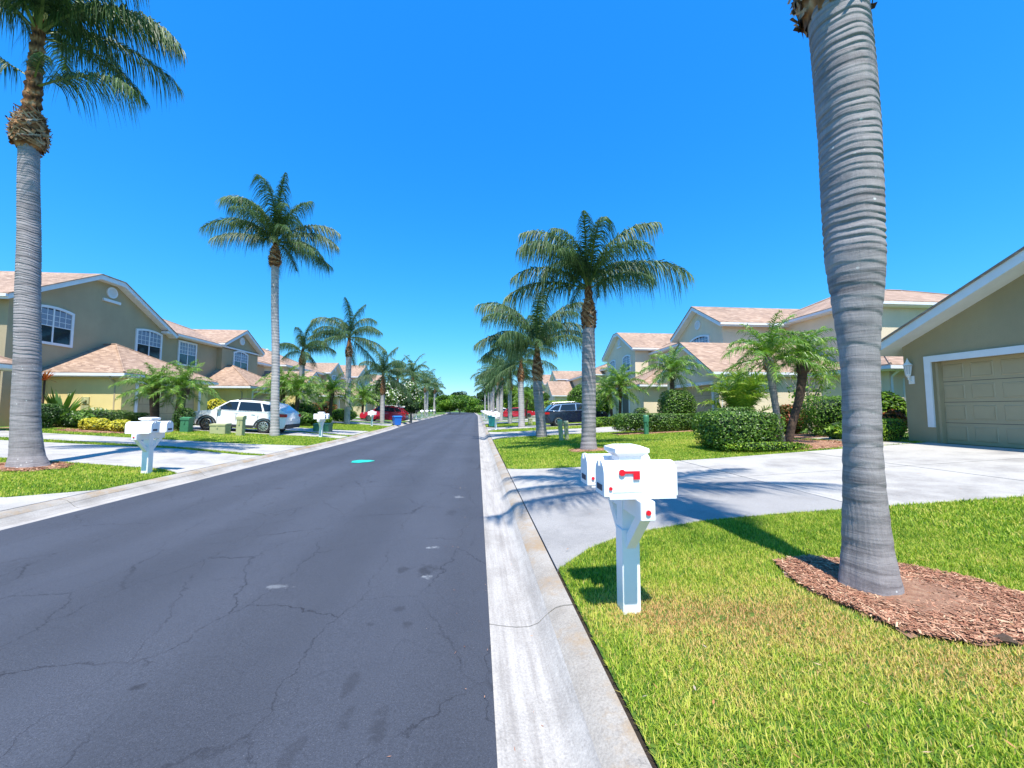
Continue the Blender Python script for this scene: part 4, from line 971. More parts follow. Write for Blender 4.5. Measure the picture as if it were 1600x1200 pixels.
for i, (x, y, w_) in enumerate([(-11.6, 55, 'just past the parked red SUV'), (-11.4, 63, 'second past the red SUV'), (-11.9, 73, 'third past the red SUV'), (-12.4, 84, 'fourth past the red SUV'), (-13.1, 97, 'fifth past the red SUV'), (-14, 112, 'farthest on the left')]):
    mcopy('small distant white mailbox on the left verge, '+w_, x+1.6, y, math.pi, 1.15)
for i, (x, y, w_) in enumerate([(1.35, 28.3, 'beside the teal bin'), (1.2, 38, 'second beyond the driveway'), (1.2, 46, 'third beyond the driveway'), (1.2, 55, 'fourth beyond the driveway'), (1.2, 66, 'fifth beyond the driveway'), (1.1, 79, 'sixth beyond the driveway'), (1.1, 94, 'farthest on the right')]):
    mcopy('white mailbox on the right verge, '+w_, x, y, 0, 1.1)

# ------------------------------------------------------------------ palms
P1 = palm('massive grey palm trunk with ringed bark in the right foreground', 3.05, 2.82,
     [(-.15, 0, 0, .21), (0, 0, 0, .178), (.28, .0, 0, .155), (.7, 0, 0, .134), (1.1, .0, 0, .122), (1.55, .012, 0, .119), (1.85, .016, 0, .127), (2.12, .018, 0, .147), (2.38, .03, 0, .172), (2.64, .035, 0, .193), (3.2, .05, 0, .203), (3.7, .055, 0, .205), (4.3, .03, 0, .207), (4.86, .0, 0, .204)],
     9.0, nf=15, fs=.9, collar=(.9, .27), seed=5, detail=1, mats=('trunk', ), low=4)
palm('tall grey palm with bulging base cropped by the left edge', -10.2, 9.8,
     [(-.15, .02, 0, .38), (0, .02, 0, .32), (.25, -.02, 0, .265), (.8, -.08, 0, .235), (1.3, -.12, 0, .225), (4.3, -.30, 0, .20), (7.4, -.52, 0, .175), (7.6, -.55, 0, .18)],
     10.7, nf=22, fs=.92, collar=(.85, .29), seed=11, detail=1, mats=('trunk', ), spec=[(-6, 5, .86, -1.35), (-40, 5, .5, -1.2), (195, 4, .62, -1.2), (5, 3, 1.0), (-8, 2, 1.05), (22, 2, 1), (-35, 3, .95), (-60, 2, .9), (60, 3, .95), (95, 2, 1), (130, 3, 1), (180, 3, 1), (160, 1, 1), (215, 3, .9), (240, 2, 1), (275, 3, .8), (300, 1, 1), (40, 1, 1), (330, 1, 1), (80, 0, 1), (200, 0, 1), (60, 4, .7, -.1)])
palm('tall slim palm with wide-arching fronds on the left lawn', -10.1, 20.3,
     [(0, 0, 0, .235), (.5, 0, 0, .20), (3, -.05, 0, .18), (8.7, -.32, 0, .17)], 10.1, nf=17, fs=.98, collar=(.95, .27), seed=21,
     spec=[(180, 1, 1.3), (178, 3, 1.15), (90, 1, 1.15), (-90, 1, 1.1), (-40, 0, .98), (200, 5, .8), (10, 3, 1.0), (0, 4, .95), (-20, 1, .9), (60, 4, 1), (100, 5, .9), (-60, 5, .95), (-90, 4, 1), (-110, 2, .9), (85, 1, .9), (140, 3, .8), (30, 6, .8), (-70, 6, .7), (-20, 6, .8), (240, 4, .7), (120, 6, .8), (300, 2, .9)])
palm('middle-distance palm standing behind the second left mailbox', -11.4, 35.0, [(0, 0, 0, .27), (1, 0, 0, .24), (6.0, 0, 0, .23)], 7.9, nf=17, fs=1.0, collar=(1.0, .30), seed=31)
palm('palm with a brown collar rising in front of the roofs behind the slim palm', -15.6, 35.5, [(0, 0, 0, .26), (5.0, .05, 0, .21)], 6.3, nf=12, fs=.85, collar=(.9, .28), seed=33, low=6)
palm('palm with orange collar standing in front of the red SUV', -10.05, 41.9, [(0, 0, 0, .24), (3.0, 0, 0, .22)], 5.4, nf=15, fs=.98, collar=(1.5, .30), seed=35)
palm('first large palm behind the mailbox with drooping fronds', 3.77, 12.85, [(0, 0, 0, .30), (.4, 0, 0, .245), (3, .03, 0, .232), (4.25, .06, 0, .205)], 5.75, nf=20, fs=.98, collar=(.95, .25), seed=41, mats=('trunk', ),
     spec=[(-4, 4, 1.08, .25), (8, 3, .9, .2), (-100, 1, .85), (100, 1, .95), (175, 1, .95, .1), (178, 5, .9), (195, 4, .85), (-165, 2, .95), (-90, 2, .95), (-70, 3, .9), (120, 2, 1), (60, 3, .9), (-20, 1, .95), (150, 1, .95), (-125, 3, .75), (85, 4, .8), (-55, 5, .75), (210, 1, .8)])
palm('second right palm with an orange fibre collar left of the dark SUV', 3.25, 19.4, [(0, 0, 0, .30), (.5, -.03, 0, .26), (2.4, -.18, 0, .245), (2.9, -.2, 0, .20)], 4.75, nf=16, fs=1.02, collar=(1.2, .27), seed=43, mats=('trunk', ),
     spec=[(180, 4, .95), (165, 5, .85), (200, 2, 1), (-90, 1, 1.15), (90, 0, 1.05), (170, 1, 1.2), (10, 1, 1.15), (190, 1, 1), (90, 1, 1), (0, 2, .95), (15, 3, .9), (-30, 4, .8), (-70, 3, .85), (60, 3, .9), (120, 4, .9), (-100, 5, .8), (150, 3, .9), (-140, 4, .9), (30, 1, 1)])
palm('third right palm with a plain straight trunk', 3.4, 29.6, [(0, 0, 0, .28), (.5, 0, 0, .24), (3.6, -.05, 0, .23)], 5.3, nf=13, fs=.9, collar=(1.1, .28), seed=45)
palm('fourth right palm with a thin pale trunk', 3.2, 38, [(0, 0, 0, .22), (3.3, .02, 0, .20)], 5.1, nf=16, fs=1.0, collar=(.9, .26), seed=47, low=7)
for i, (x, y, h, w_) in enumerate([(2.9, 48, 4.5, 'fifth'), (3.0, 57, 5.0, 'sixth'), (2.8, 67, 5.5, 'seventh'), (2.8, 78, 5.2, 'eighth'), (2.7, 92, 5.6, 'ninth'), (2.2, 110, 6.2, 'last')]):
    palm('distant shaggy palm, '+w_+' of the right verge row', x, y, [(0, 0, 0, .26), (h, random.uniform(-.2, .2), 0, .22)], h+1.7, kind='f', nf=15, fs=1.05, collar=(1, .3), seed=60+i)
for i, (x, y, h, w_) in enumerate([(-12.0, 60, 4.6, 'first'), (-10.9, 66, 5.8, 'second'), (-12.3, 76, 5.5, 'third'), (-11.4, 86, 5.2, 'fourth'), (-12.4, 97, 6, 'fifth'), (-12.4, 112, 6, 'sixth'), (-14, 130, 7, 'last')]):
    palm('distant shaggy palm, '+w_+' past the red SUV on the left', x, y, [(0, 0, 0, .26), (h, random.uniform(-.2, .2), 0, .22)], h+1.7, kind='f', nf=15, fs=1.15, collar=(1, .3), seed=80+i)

def datepalm(label, x, y, path, fs=1.0, nf=34, seed=1, z0=None, trunk='trunk_dark', r=.09, group='young date palms in the front gardens'):
    z0 = G(x, y) if z0 is None else z0; t = thing('date_palm', label, 'palm tree', (x, y, z0), group); rr = np.random.default_rng(seed)
    V, F = lathe_np([(h, dx, dy, rad) for h, dx, dy, rad in
                     [(np.interp(s, [0, 1], [-.1, path[-1][0]]), np.interp(np.interp(s, [0, 1], [-.1, path[-1][0]]), [p[0] for p in path], [p[1] for p in path]), np.interp(np.interp(s, [0, 1], [-.1, path[-1][0]]), [p[0] for p in path], [p[2] for p in path]), r*(1.25-.25*min(1, s*5)+(.55 if s > .86 else 0)+.25*s)) for s in np.linspace(0, 1, 60)]],
                    14, lambda A, Z, Rr: .014*np.sin(A*5+Z*55)*np.cos(Z*40))
    np_obj('trunk', V, F, trunk, t, smooth=False)
    tx, ty, zt = path[-1][1], path[-1][2], path[-1][0]
    for i in range(nf):
        lv = i/(nf-1); lvl = min(7, int(lv*7.4+rr.uniform(0, .6))); o = bpy.data.objects.new('frond', FR[('d', lvl, i % 2)]); COL.objects.link(o); o.parent = t
        a = i*137.5+rr.uniform(-15, 15); o.location = (tx+.05*math.cos(R(a)), ty+.05*math.sin(R(a)), zt-.05+.12*(1-lv)); o.rotation_euler = (R(rr.uniform(-8, 8)), 0, R(a)); s = fs*rr.uniform(.85, 1.12); o.scale = (s, s, s)
    # brown fruit stalks under the crown
    n = 120; a = rr.uniform(0, 6.28, n); P = np.stack([tx+np.cos(a)*rr.uniform(.03, .22, n)*fs, ty+np.sin(a)*rr.uniform(.03, .22, n)*fs, zt-rr.uniform(.0, .38, n)*fs], 1)
    leaves('dead_leaf_bases', P, np.stack([np.cos(a), np.sin(a), 0*a], 1), .12*fs, 'fibre', t, rr.uniform(.2, .9, n), .3)
    return t
datepalm('young palm with pale curved trunk in red mulch, left of a pair', 9.6, 11.4, [(0, .0, 0, 0), (.6, -.12, 0, 0), (1.5, -.22, 0, 0), (2.75, -.36, 0, 0)], 1.0, 30, 3, trunk='trunk_date', r=.085)
datepalm('young palm with dark shaggy trunk leaning right in the red mulch bed', 9.85, 11.5, [(0, 0, 0, 0), (.8, .25, 0, 0), (1.5, .5, 0, 0), (2.7, .72, 0, 0)], .92, 30, 4, trunk='trunk_dark', r=.105)
datepalm('single date palm above the round clipped bush before the cream garage', 10.5, 20.0, [(0, 0, 0, 0), (3.1, .05, 0, 0)], 1.12, 34, 5)
datepalm('date palm close behind the dark SUV, left trunk of two', 9.7, 27.0, [(0, 0, 0, 0), (2.2, -.2, 0, 0)], 1.1, 30, 6)
datepalm('date palm close behind the dark SUV, right trunk of two', 10.2, 26.9, [(0, 0, 0, 0), (2.8, .1, 0, 0)], 1.25, 32, 7)
datepalm('date palm in front of the yellow garage wall, left of a pair', -15.95, 20.7, [(0, 0, 0, 0), (1.2, -.1, 0, 0), (2.0, -.15, 0, 0)], 1.0, 34, 8, r=.16)
datepalm('date palm beside the white SUV, right of a pair before the garage', -15.1, 20.9, [(0, 0, 0, 0), (1.2, .12, 0, 0), (2.1, .2, 0, 0)], 1.0, 34, 9, r=.16)
for i, (x, y, h, f, w_) in enumerate([(-15.2, 31.4, 2.7, 1.4, 'behind the tail of the white SUV'), (-13.9, 31.0, 2.6, 1.3, 'in the thicket right of the slim trunk'), (-12.5, 34.0, 2.6, 1.3, 'right end of the thicket past the white SUV'), (-13.6, 47.0, 2.5, 1.6, 'left of the red SUV'), (6.6, 52, 2.8, 1.5, 'beyond the dark SUV in the distance')]):
    datepalm('bushy date palm '+w_, x, y, [(0, 0, 0, 0), (h, .1, 0, 0)], f, 30, 20+i, r=.12)
def areca(label, x, y, h, n=40, spread=.5, seed=1, group=None, z=None, mat='a'):
    t = thing('areca_palm', label, 'shrub', (x, y, G(x, y) if z is None else z), group); r = np.random.default_rng(seed); b = MB()
    for i in range(n):
        a = r.uniform(0, 6.28); d = r.uniform(.05, spread); hh = h*r.uniform(.1, .62); p0 = (d*.4*math.cos(a), d*.4*math.sin(a), 0); p1 = (d*math.cos(a), d*math.sin(a), hh)
        b.tube([p0, p1], [.018, .012], 5); o = bpy.data.objects.new('frond', FR[(mat, int(r.integers(0, 3)), i % 2)]); COL.objects.link(o); o.parent = t
        o.location = p1; o.rotation_euler = (R(r.uniform(-15, 15)), 0, a+r.uniform(-.6, .6)); s = h/2.6*r.uniform(.75, 1.1); o.scale = (s, s, s)
    mesh_obj('stems', b, 'trunk_date', t, world=False); return t
areca('clumping yellow-green palm bush against the cream side wall', 12.6, 17.4, 2.7, 52, .5, 5)

# ------------------------------------------------------------------ shrubs and hedges
shrub('large clipped glossy bush at the driveway edge beside the red mulch', 'bush', 7.8, 11.0, 1.02, .85, 1.12, 9500, .07, 'leaf', 7, name='clipped_bush', lump=.035, tintm=.52)
shrub('low yellow-green groundcover skirting the large glossy bush', 'ground cover', 8.15, 10.1, 1.2, .28, .28, 1600, .05, 'leaf_lime', name='groundcover', tintm=.6)
shrub('long clipped hedge across the lawn in front of the cream garage', 'hedge', 9.9, 18.6, 3.15, .5, .9, 13000, .07, 'leaf', 10, name='hedge', lump=.03, tintm=.5)
shrub('short right end of the long hedge near the side wall', 'hedge', 10.9, 15.6, .9, .7, 1.15, 3500, .07, 'leaf', 5, name='hedge', lump=.05, tintm=.5)
shrub('round clipped bush below the single date palm', 'bush', 10.5, 19.5, .92, .75, 2.1, 6000, .085, 'leaf', 3, name='clipped_bush', lump=.06, zlift=.1, tintm=.5)
shrub('tall clipped hedge block right of the dark shaggy trunk', 'hedge', 13.4, 12.9, 1.6, .6, 1.45, 9000, .06, 'leaf_lime', 6, name='hedge', lump=.04, tintm=.35)
shrub('low square clipped hedge at the corner of the olive garage', 'hedge', 12.35, 10.95, .70, .42, .70, 5500, .045, 'leaf_lime', 10, name='hedge', lump=.02, tintm=.6)
shrub('orange-leaved croton above the low square hedge', 'shrub', 14.1, 11.9, .4, .35, 1.0, 900, .12, 'leaf_red', name='croton', tintm=.85)
shrub('leafy green shrub behind the orange croton', 'shrub', 14.6, 12.4, .55, .4, 1.7, 1800, .11, 'leaf_lime', name='shrub', tintm=.5)
shrub('dark red croton between the two young palms and the tall hedge', 'shrub', 12.4, 14.3, .75, .5, 1.15, 2600, .12, 'leaf_red', name='croton', tintm=.4)
shrub('spiky light green lily clump at the foot of the tall hedge', 'plant', 12.0, 11.9, .35, .3, .5, 500, .16, 'leaf_lime', name='lily_clump', lump=.1)
shrub('round green shrub against the cream wall behind the tall hedge', 'shrub', 15.6, 14.1, .9, .5, 1.7, 2500, .10, 'leaf', name='shrub')
shrub('low fern clump right of the dark SUV', 'plant', 7.6, 22.9-4.6+6.6, .6, .5, .6, 900, .14, 'leaf_lime', name='fern_clump')
shrub('small box hedge past the fern clump', 'hedge', 9.6, 25.9, 1.5, .4, .6, 2500, .08, 'leaf_lime', 6, name='hedge', lump=.03)
shrub('square bush beside the cream entry', 'bush', 12.0, 27.4, .5, .5, 1.1, 1200, .08, 'leaf', 5, name='clipped_bush')
shrub('cone-shaped bush above the roof of the dark SUV', 'bush', 9.9, 37, 1.2, 1.2, 3.6, 4000, .13, 'leaf_lime', name='conical_bush', tintm=.3)
shrub('lime hedge above the bonnet of the dark SUV', 'hedge', 9.4, 44, 2.2, .8, 2.2, 3000, .14, 'leaf_lime', 4, name='hedge', tintm=.7)
shrub('green fern mass right of the cone-shaped bush', 'bush', 12.1, 37, 1.2, 1, 3.1, 3000, .15, 'leaf_lime', name='shrub', tintm=.4)
# left
shrub('dark clipped hedge block behind the left palm trunk', 'hedge', -19.2, 18.9, .7, .45, 1.05, 4500, .06, 'leaf', 6, name='hedge', lump=.03, tintm=.3)
shrub('long low clipped hedge along the yellow garage wall', 'hedge', -18.1, 20.1, 1.45, .45, .80, 7000, .055, 'leaf', 7, name='hedge', lump=.03, tintm=.45)
shrub('grassy dark green clump in front of the long low hedge', 'plant', -18.0, 19.1, .7, .4, .75, 1800, .14, 'leaf', name='lily_clump', tintm=.5)
shrub('small clipped hedge just right of the garage corner', 'hedge', -16.9, 20.75, .5, .4, .75, 2200, .06, 'leaf', 6, name='hedge', lump=.03, tintm=.35)
shrub('round dark clipped bush in front of the white SUV', 'bush', -14.35, 20.3, .42, .42, 1.15, 2600, .055, 'leaf', 3, name='clipped_bush', lump=.05, tintm=.4)
for i, (x, y, w_) in enumerate([(-16.7, 18.25, 'leftmost of three'), (-16.1, 18.2, 'middle of three'), (-15.45, 18.25, 'rightmost of three')]):
    shrub('yellow variegated shrub in the red mulch, '+w_, 'shrub', x, y, .38, .3, .55, 900, .08, 'leaf_yellow', name='yellow_shrub', group='yellow shrubs by the driveway', tintm=.6)
shrub('bright yellow bush in front of the second garage wall on the left', 'shrub', -19.8, 31.2, .9, .6, 1.6, 1600, .12, 'leaf_yellow', name='yellow_shrub', tintm=.55)
def spiky(label, x, y, n, L, mat, tm, cat='plant', name='spiky_plant', z=None, h0=0.1):
    t = thing(name, label, cat, (x, y, G(x, y) if z is None else z)); V = []; F = []; T = []
    for i in range(n):
        a = random.uniform(0, 6.28); e = random.uniform(.25, 1.35); l = L*random.uniform(.6, 1.1); w_ = .045*L
        base = len(V)
        for q in range(5):
            tt = q/4; r_ = l*tt*math.cos(e); z_ = h0+l*tt*math.sin(e)-.35*l*tt*tt*math.cos(e); ww = w_*(math.sin(math.pi*min(1, .2+tt*.8))+.02)
            V += [(r_*math.cos(a)-math.sin(a)*ww, r_*math.sin(a)+math.cos(a)*ww, z_), (r_*math.cos(a)+math.sin(a)*ww, r_*math.sin(a)-math.cos(a)*ww, z_)]
        ti = min(1, max(0, random.gauss(tm, .15))); T += [ti]*10
        for q in range(4): F.append((base+2*q, base+2*q+1, base+2*q+3, base+2*q+2))
    np_obj('leaf_blades', np.array(V), np.array(F), mat, t, np.array(T)); b = MB(); b.tube([(0, 0, -.05), (.01, 0, h0+.15)], [.05, .04], 6); mesh_obj('stem', b, 'trunk_dark', t, world=False); return t
spiky('big dark spear-leaved plant beside the sunlit yellow wall', -19.9, 20.3, 90, 1.9, 'leaf', .45, name='bird_of_paradise')
spiky('red-leaved dracaena tuft above the dark plants by the entry', -20.9, 20.5, 40, .75, 'leaf_red', .7, name='dracaena', h0=2.2)
pt = thing('planter', 'white planter with small pink flowers by the meter boxes', 'planter', (-19.2, 21.3, .8))
mesh_obj('pot', MB().lathe([(.16, 0), (.26, .1), (.34, .5), (.36, .62), (.30, .62)], 16, (0, 0, 0)), 'vinyl', pt, smooth=True, world=False)
nn_ = 160; dd = rng.normal(0, 1, (nn_, 3)); dd /= np.linalg.norm(dd, axis=1)[:, None]; leaves('flowers', dd*np.array([.38, .34, .16])+np.array([0, 0, .74]), dd, .09, 'leaf_white', pt, rng.uniform(.3, 1, nn_), .8)
# thicket left beyond the white SUV
for i, (x, y, rx, h, mt, w_) in enumerate([(-13.2, 29.4, 1.3, 1.0, 'leaf', 'low green shrub right behind the white SUV'), (-11.9, 30.6, .9, .9, 'leaf_lime', 'light green shrub in the thicket beyond the white SUV'), (-14.6, 33.5, 1.4, 1.8, 'leaf', 'tall dark shrub under the bushy palms on the left'), (-13.2, 39, 1.2, 1.3, 'leaf_lime', 'mixed light shrub left of the red SUV'),
                                           (-16.0, 41, 1.5, 1.9, 'leaf_red', 'reddish shrub against the far left garage'), (-18.6, 48.5, 1.6, 2.2, 'leaf_dark', 'dark shrub behind the front of the red SUV'), (-14.2, 44, 1.0, 1.1, 'leaf', 'round low shrub before the red SUV')]):
    shrub(w_, 'shrub', x, y, rx, rx*.7, h, int(1500*rx), .13, mt, name='shrub')
def tree(label, x, y, h, rad, n=5000, size=.3, mat='leaf', trunk_h=.35, seed=1, name='tree', group=None, fl=None, tr=.18, tm=.42):
    z = G(x, y); t = thing(name, label, 'tree', (x, y, z), group); r = np.random.default_rng(seed)
    b = MB(); th = h*trunk_h; b.tube([(0, 0, -.1), (.05, .02, th*.5), (0, .05, th), (.1, 0, h*.7)], [tr, tr*.8, tr*.7, tr*.25], 8)
    for i in range(7):
        a = i*2.4; b.tube([(0, 0, th*.8), (rad*.35*math.cos(a), rad*.35*math.sin(a), th+(h-th)*.3), (rad*.75*math.cos(a), rad*.75*math.sin(a), th+(h-th)*r.uniform(.35, .75))], [tr*.5, tr*.3, tr*.1], 6)
    mesh_obj('trunk', b, 'trunk_date', t, world=False)
    K = 26; cc = r.normal(0, 1, (K, 3)); cc /= np.linalg.norm(cc, axis=1)[:, None]; cc *= r.uniform(.35, 1, K)[:, None]**.5; ci = r.integers(0, K, n)
    d = r.normal(0, 1, (n, 3)); d /= np.linalg.norm(d, axis=1)[:, None]; cr_ = r.uniform(.22, .42, K)
    hc = (h-th)/2; P = (cc[ci]*.8+d*(cr_[ci]*r.uniform(.7, 1.05, n))[:, None])*np.array([rad, rad, hc])+np.array([0, 0, th+hc])
    ti = np.clip(r.normal(tm, .16, n)+(r.uniform(-.2, .2, K))[ci], 0, 1)
    leaves('crown', P, d, size, mat, t, ti, .7)
    if fl: k = int(n*fl); i = r.choice(n, k); leaves('flowers', P[i]+d[i]*.1, d[i], size*.9, 'leaf_white', t, np.full(k, .98), .8)
    return t
tree('white-flowering tree behind the red SUV, left one', -13.2, 54, 5.2, 2.6, 5000, .26, 'leaf', .3, 3, 'flowering_tree', 'flowering trees', .22)
tree('white-flowering tree behind the red SUV, right one', -10.3, 58, 5.6, 2.4, 4500, .26, 'leaf', .3, 4, 'flowering_tree', 'flowering trees', .22)
tree('dark rounded tree right of the red SUV', -8.2, 48.5, 3.2, 1.2, 3500, .2, 'leaf_dark', .35, 5, 'tree')
tree('sparse bougainvillea with red flowers against the cream wall', 13.4, 14.5, 3.6, 1.0, 700, .11, 'leaf_lime', .2, 6, 'bougainvillea', tr=.07)
tree('broad olive-green tree filling the left end of the street', -9.0, 128, 7.2, 6, 7000, .5, 'leaf_lime', .15, 7, tm=.3)
tree('rounded bright green tree at the end of the road', -7.0, 150, 7.5, 7, 7000, .55, 'leaf_lime', .12, 8, tm=.35)
tree('green tree left of the road end behind the mailboxes', -17, 118, 6.5, 5, 6000, .5, 'leaf', .15, 9, tm=.5)
tree('green tree behind the left palms in mid distance', -19, 88, 6, 3.6, 5000, .35, 'leaf', .2, 10, tm=.5)
tree('dark tree far behind the left palms', -24, 108, 8.5, 5, 6000, .5, 'leaf_dark', .2, 12, tm=.5)
tree('yellow-green weeping tree beside the right verge palms', 5.2, 64, 5.5, 2.2, 5000, .3, 'leaf_lime', .25, 13, tm=.55)
tree('dark green tree behind the right verge palms', 7.5, 88, 7.5, 4, 6000, .45, 'leaf', .2, 14, tm=.4)
tree('green tree right of the road end', 8.5, 120, 9, 6, 7000, .5, 'leaf', .15, 15, tm=.35)
tree('small tree over the far red car on the right', 9.5, 60, 4.2, 2.2, 3500, .3, 'leaf', .3, 16, tm=.4)
for i in range(17):
    xx = -95+i*12+random.uniform(-3, 3); far = abs(xx+4)/100
    tree(['dark oak', 'broad oak', 'tall oak', 'low oak'][i % 4]+' in the tree line closing the street, number '+['one', 'two', 'three', 'four', 'five', 'six', 'seven', 'eight', 'nine', 'ten', 'eleven', 'twelve', 'thirteen', 'fourteen', 'fifteen', 'sixteen', 'seventeen'][i]+' from the left', xx, 198+random.uniform(-8, 14), random.uniform(10.5, 14.5), random.uniform(7.5, 9.5), 5000, .8, 'leaf_dark', .12, 30+i, group='oaks closing the far end of the street', tm=.55)
for i, (x, y, rx) in enumerate([(-20, 170, 12), (2, 176, 10), (20, 170, 10), (-42, 165, 12)]):
    shrub('far hedge mass below the oaks, '+['left', 'at the road end', 'right', 'far left'][i], 'hedge', x, y, rx, 2.5, 3.4, 3500, .55, 'leaf_lime', 3, name='hedge', tintm=.4)

# ------------------------------------------------------------------ cars
def car(label, mat, x, y, z, rz, L=4.87, W=1.86, H=1.68, group=None, name='parked_car', clad=True, rack=True, chrome=False):
    t = thing(name, label, 'car', (x, y, z), group); hl = L/2; wr = .355; wb = L*.285; ar = .42
    def arch(cx, n=10): return [(cx+ar*math.cos(math.pi*i/n), .30+ar*math.sin(math.pi*i/n)*1.0) for i in range(n+1)]
    belt = H*.625
    low = [(hl-.10, .27), (hl-.02, .40), (hl, .60), (hl-.05, .78), (hl-.22, .90), (hl-.7, 1.0), (hl-1.28, belt+.02), (0, belt+.03), (-hl+.35, belt+.06), (-hl+.10, belt+.02), (-hl+.03, .85), (-hl, .60), (-hl+.05, .36), (-hl+.15, .27)]
    bot = [(-wb-ar, .27)]+[p for p in arch(-wb)][::-1]+[(-wb+ar, .25)]+[(wb-ar, .25)]+[p for p in arch(wb)][::-1]+[(wb+ar, .27)]
    out = low+bot; b = bmesh.new(); hw = W/2; fr_ = []; bk = []
    def yw(px, z_):
        s = 1-.10*max(0, (abs(px)-hl*.62)/(hl*.38))**2
        return hw*s-.05*max(0, (z_-.75)/.4)
    fr_ = [b.verts.new((p[0], -yw(*p), p[1])) for p in out]; bk = [b.verts.new((p[0], yw(*p), p[1])) for p in out]
    f1 = b.faces.new(fr_); f2 = b.faces.new(bk[::-1]); n = len(out)
    for i in range(n): b.faces.new((fr_[(i+1) % n], fr_[i], bk[i], bk[(i+1) % n]))
    ed = [e for e in b.edges if len([f for f in e.link_faces if f in (f1, f2)]) == 1]
    bmesh.ops.bevel(b, geom=ed, offset=.045, segments=3, affect='EDGES', clamp_overlap=True, profile=.6)
    bmesh.ops.recalc_face_normals(b, faces=b.faces); me = bpy.data.meshes.new('body'); b.to_mesh(me); b.free(); me.materials.append(M[mat])
    me.polygons.foreach_set('use_smooth', [True]*len(me.polygons)); me.set_sharp_from_angle(angle=R(32))
    bo = bpy.data.objects.new('body', me); COL.objects.link(bo); bo.parent = t
    # cabin
    zr = H-.03; cab = [(hl-1.22, belt-.01), (hl-1.92, zr-.08), (hl-2.3, zr), (-hl+1.3, zr-.015), (-hl+.70, zr-.11), (-hl+.10, belt+.02)]
    def cy(z_): return hw-.075-(z_-belt)*.30
    b = bmesh.new(); A_ = [b.verts.new((p[0], -cy(p[1]), p[1])) for p in cab]; B_ = [b.verts.new((p[0], cy(p[1]), p[1])) for p in cab]
    g1 = b.faces.new(A_); g2 = b.faces.new(B_[::-1]); n = len(cab)
    for i in range(n): b.faces.new((A_[(i+1) % n], A_[i], B_[i], B_[(i+1) % n]))
    ed = [e for e in b.edges if len([f for f in e.link_faces if f in (g1, g2)]) == 1 and min(v.co.z for v in e.verts) > belt+.2]
    bmesh.ops.bevel(b, geom=ed, offset=.07, segments=3, affect='EDGES', clamp_overlap=True)
    bmesh.ops.recalc_face_normals(b, faces=b.faces); me = bpy.data.meshes.new('cabin'); b.to_mesh(me); b.free(); me.materials.append(M[mat]); me.polygons.foreach_set('use_smooth', [True]*len(me.polygons)); me.set_sharp_from_angle(angle=R(32))
    co = bpy.data.objects.new('cabin', me); COL.objects.link(co); co.parent = t
    zt_ = zr-.13; zb_ = belt+.055
    def side(poly, nm, mt, off=.006, th=.012):
        for s in (-1, 1):
            m = MB(); m.prism([(px, s*(cy(pz)+off), pz) for px, pz in poly], (0, s*th, 0)); mesh_obj(nm, m, mt, t, world=False)
    xf0, xf1 = hl-1.38, hl-1.98
    if chrome:
        m_ = .035
        side([(xf0+.09, zb_-m_), (xf1+.02, zt_+m_), (hl-2.42, zt_+.03+m_), (-hl+1.34, zt_+.03+m_), (-hl+.84, zt_-.01+m_), (-hl+.34, zb_+.06), (-hl+1.12, zb_-m_)], 'window_trim', 'chrome', .002, .006)
    side([(xf0, zb_), (xf1, zt_), (hl-2.42, zt_+.03), (hl-2.42, zb_)], 'side_window', 'carglass')
    side([(hl-2.50, zb_), (hl-2.50, zt_+.03), (-hl+1.42, zt_+.02), (-hl+1.22, zb_)], 'side_window', 'carglass')
    side([(-hl+1.12, zb_+.01), (-hl+1.34, zt_+.01), (-hl+.92, zt_-.06), (-hl+.46, zb_+.09)], 'side_window', 'carglass')
    def quad(p0, p1, nm, mt, inset=.12, off=.006):
        d = Vector((p1[0]-p0[0], 0, p1[1]-p0[1])); nrm = Vector((d.z, 0, -d.x)).normalized()*(off if d.z*1 > 0 else off)
        if nrm.z < 0 and abs(nrm.z) > .2: nrm = -nrm
        q0 = Vector((p0[0], 0, p0[1]))+d*.06; q1 = Vector((p0[0], 0, p0[1]))+d*.94; m = MB()
        y0, y1 = cy(q0.z)-inset, cy(q1.z)-inset
        m.prism([q0+nrm+Vector((0, -y0, 0)), q0+nrm+Vector((0, y0, 0)), q1+nrm+Vector((0, y1, 0)), q1+nrm+Vector((0, -y1, 0))], nrm.normalized()*.01); mesh_obj(nm, m, mt, t, world=False)
    quad(cab[0], cab[1], 'windscreen', 'carglass', .06)
    quad(cab[5], cab[4], 'rear_window', 'carglass', .12)
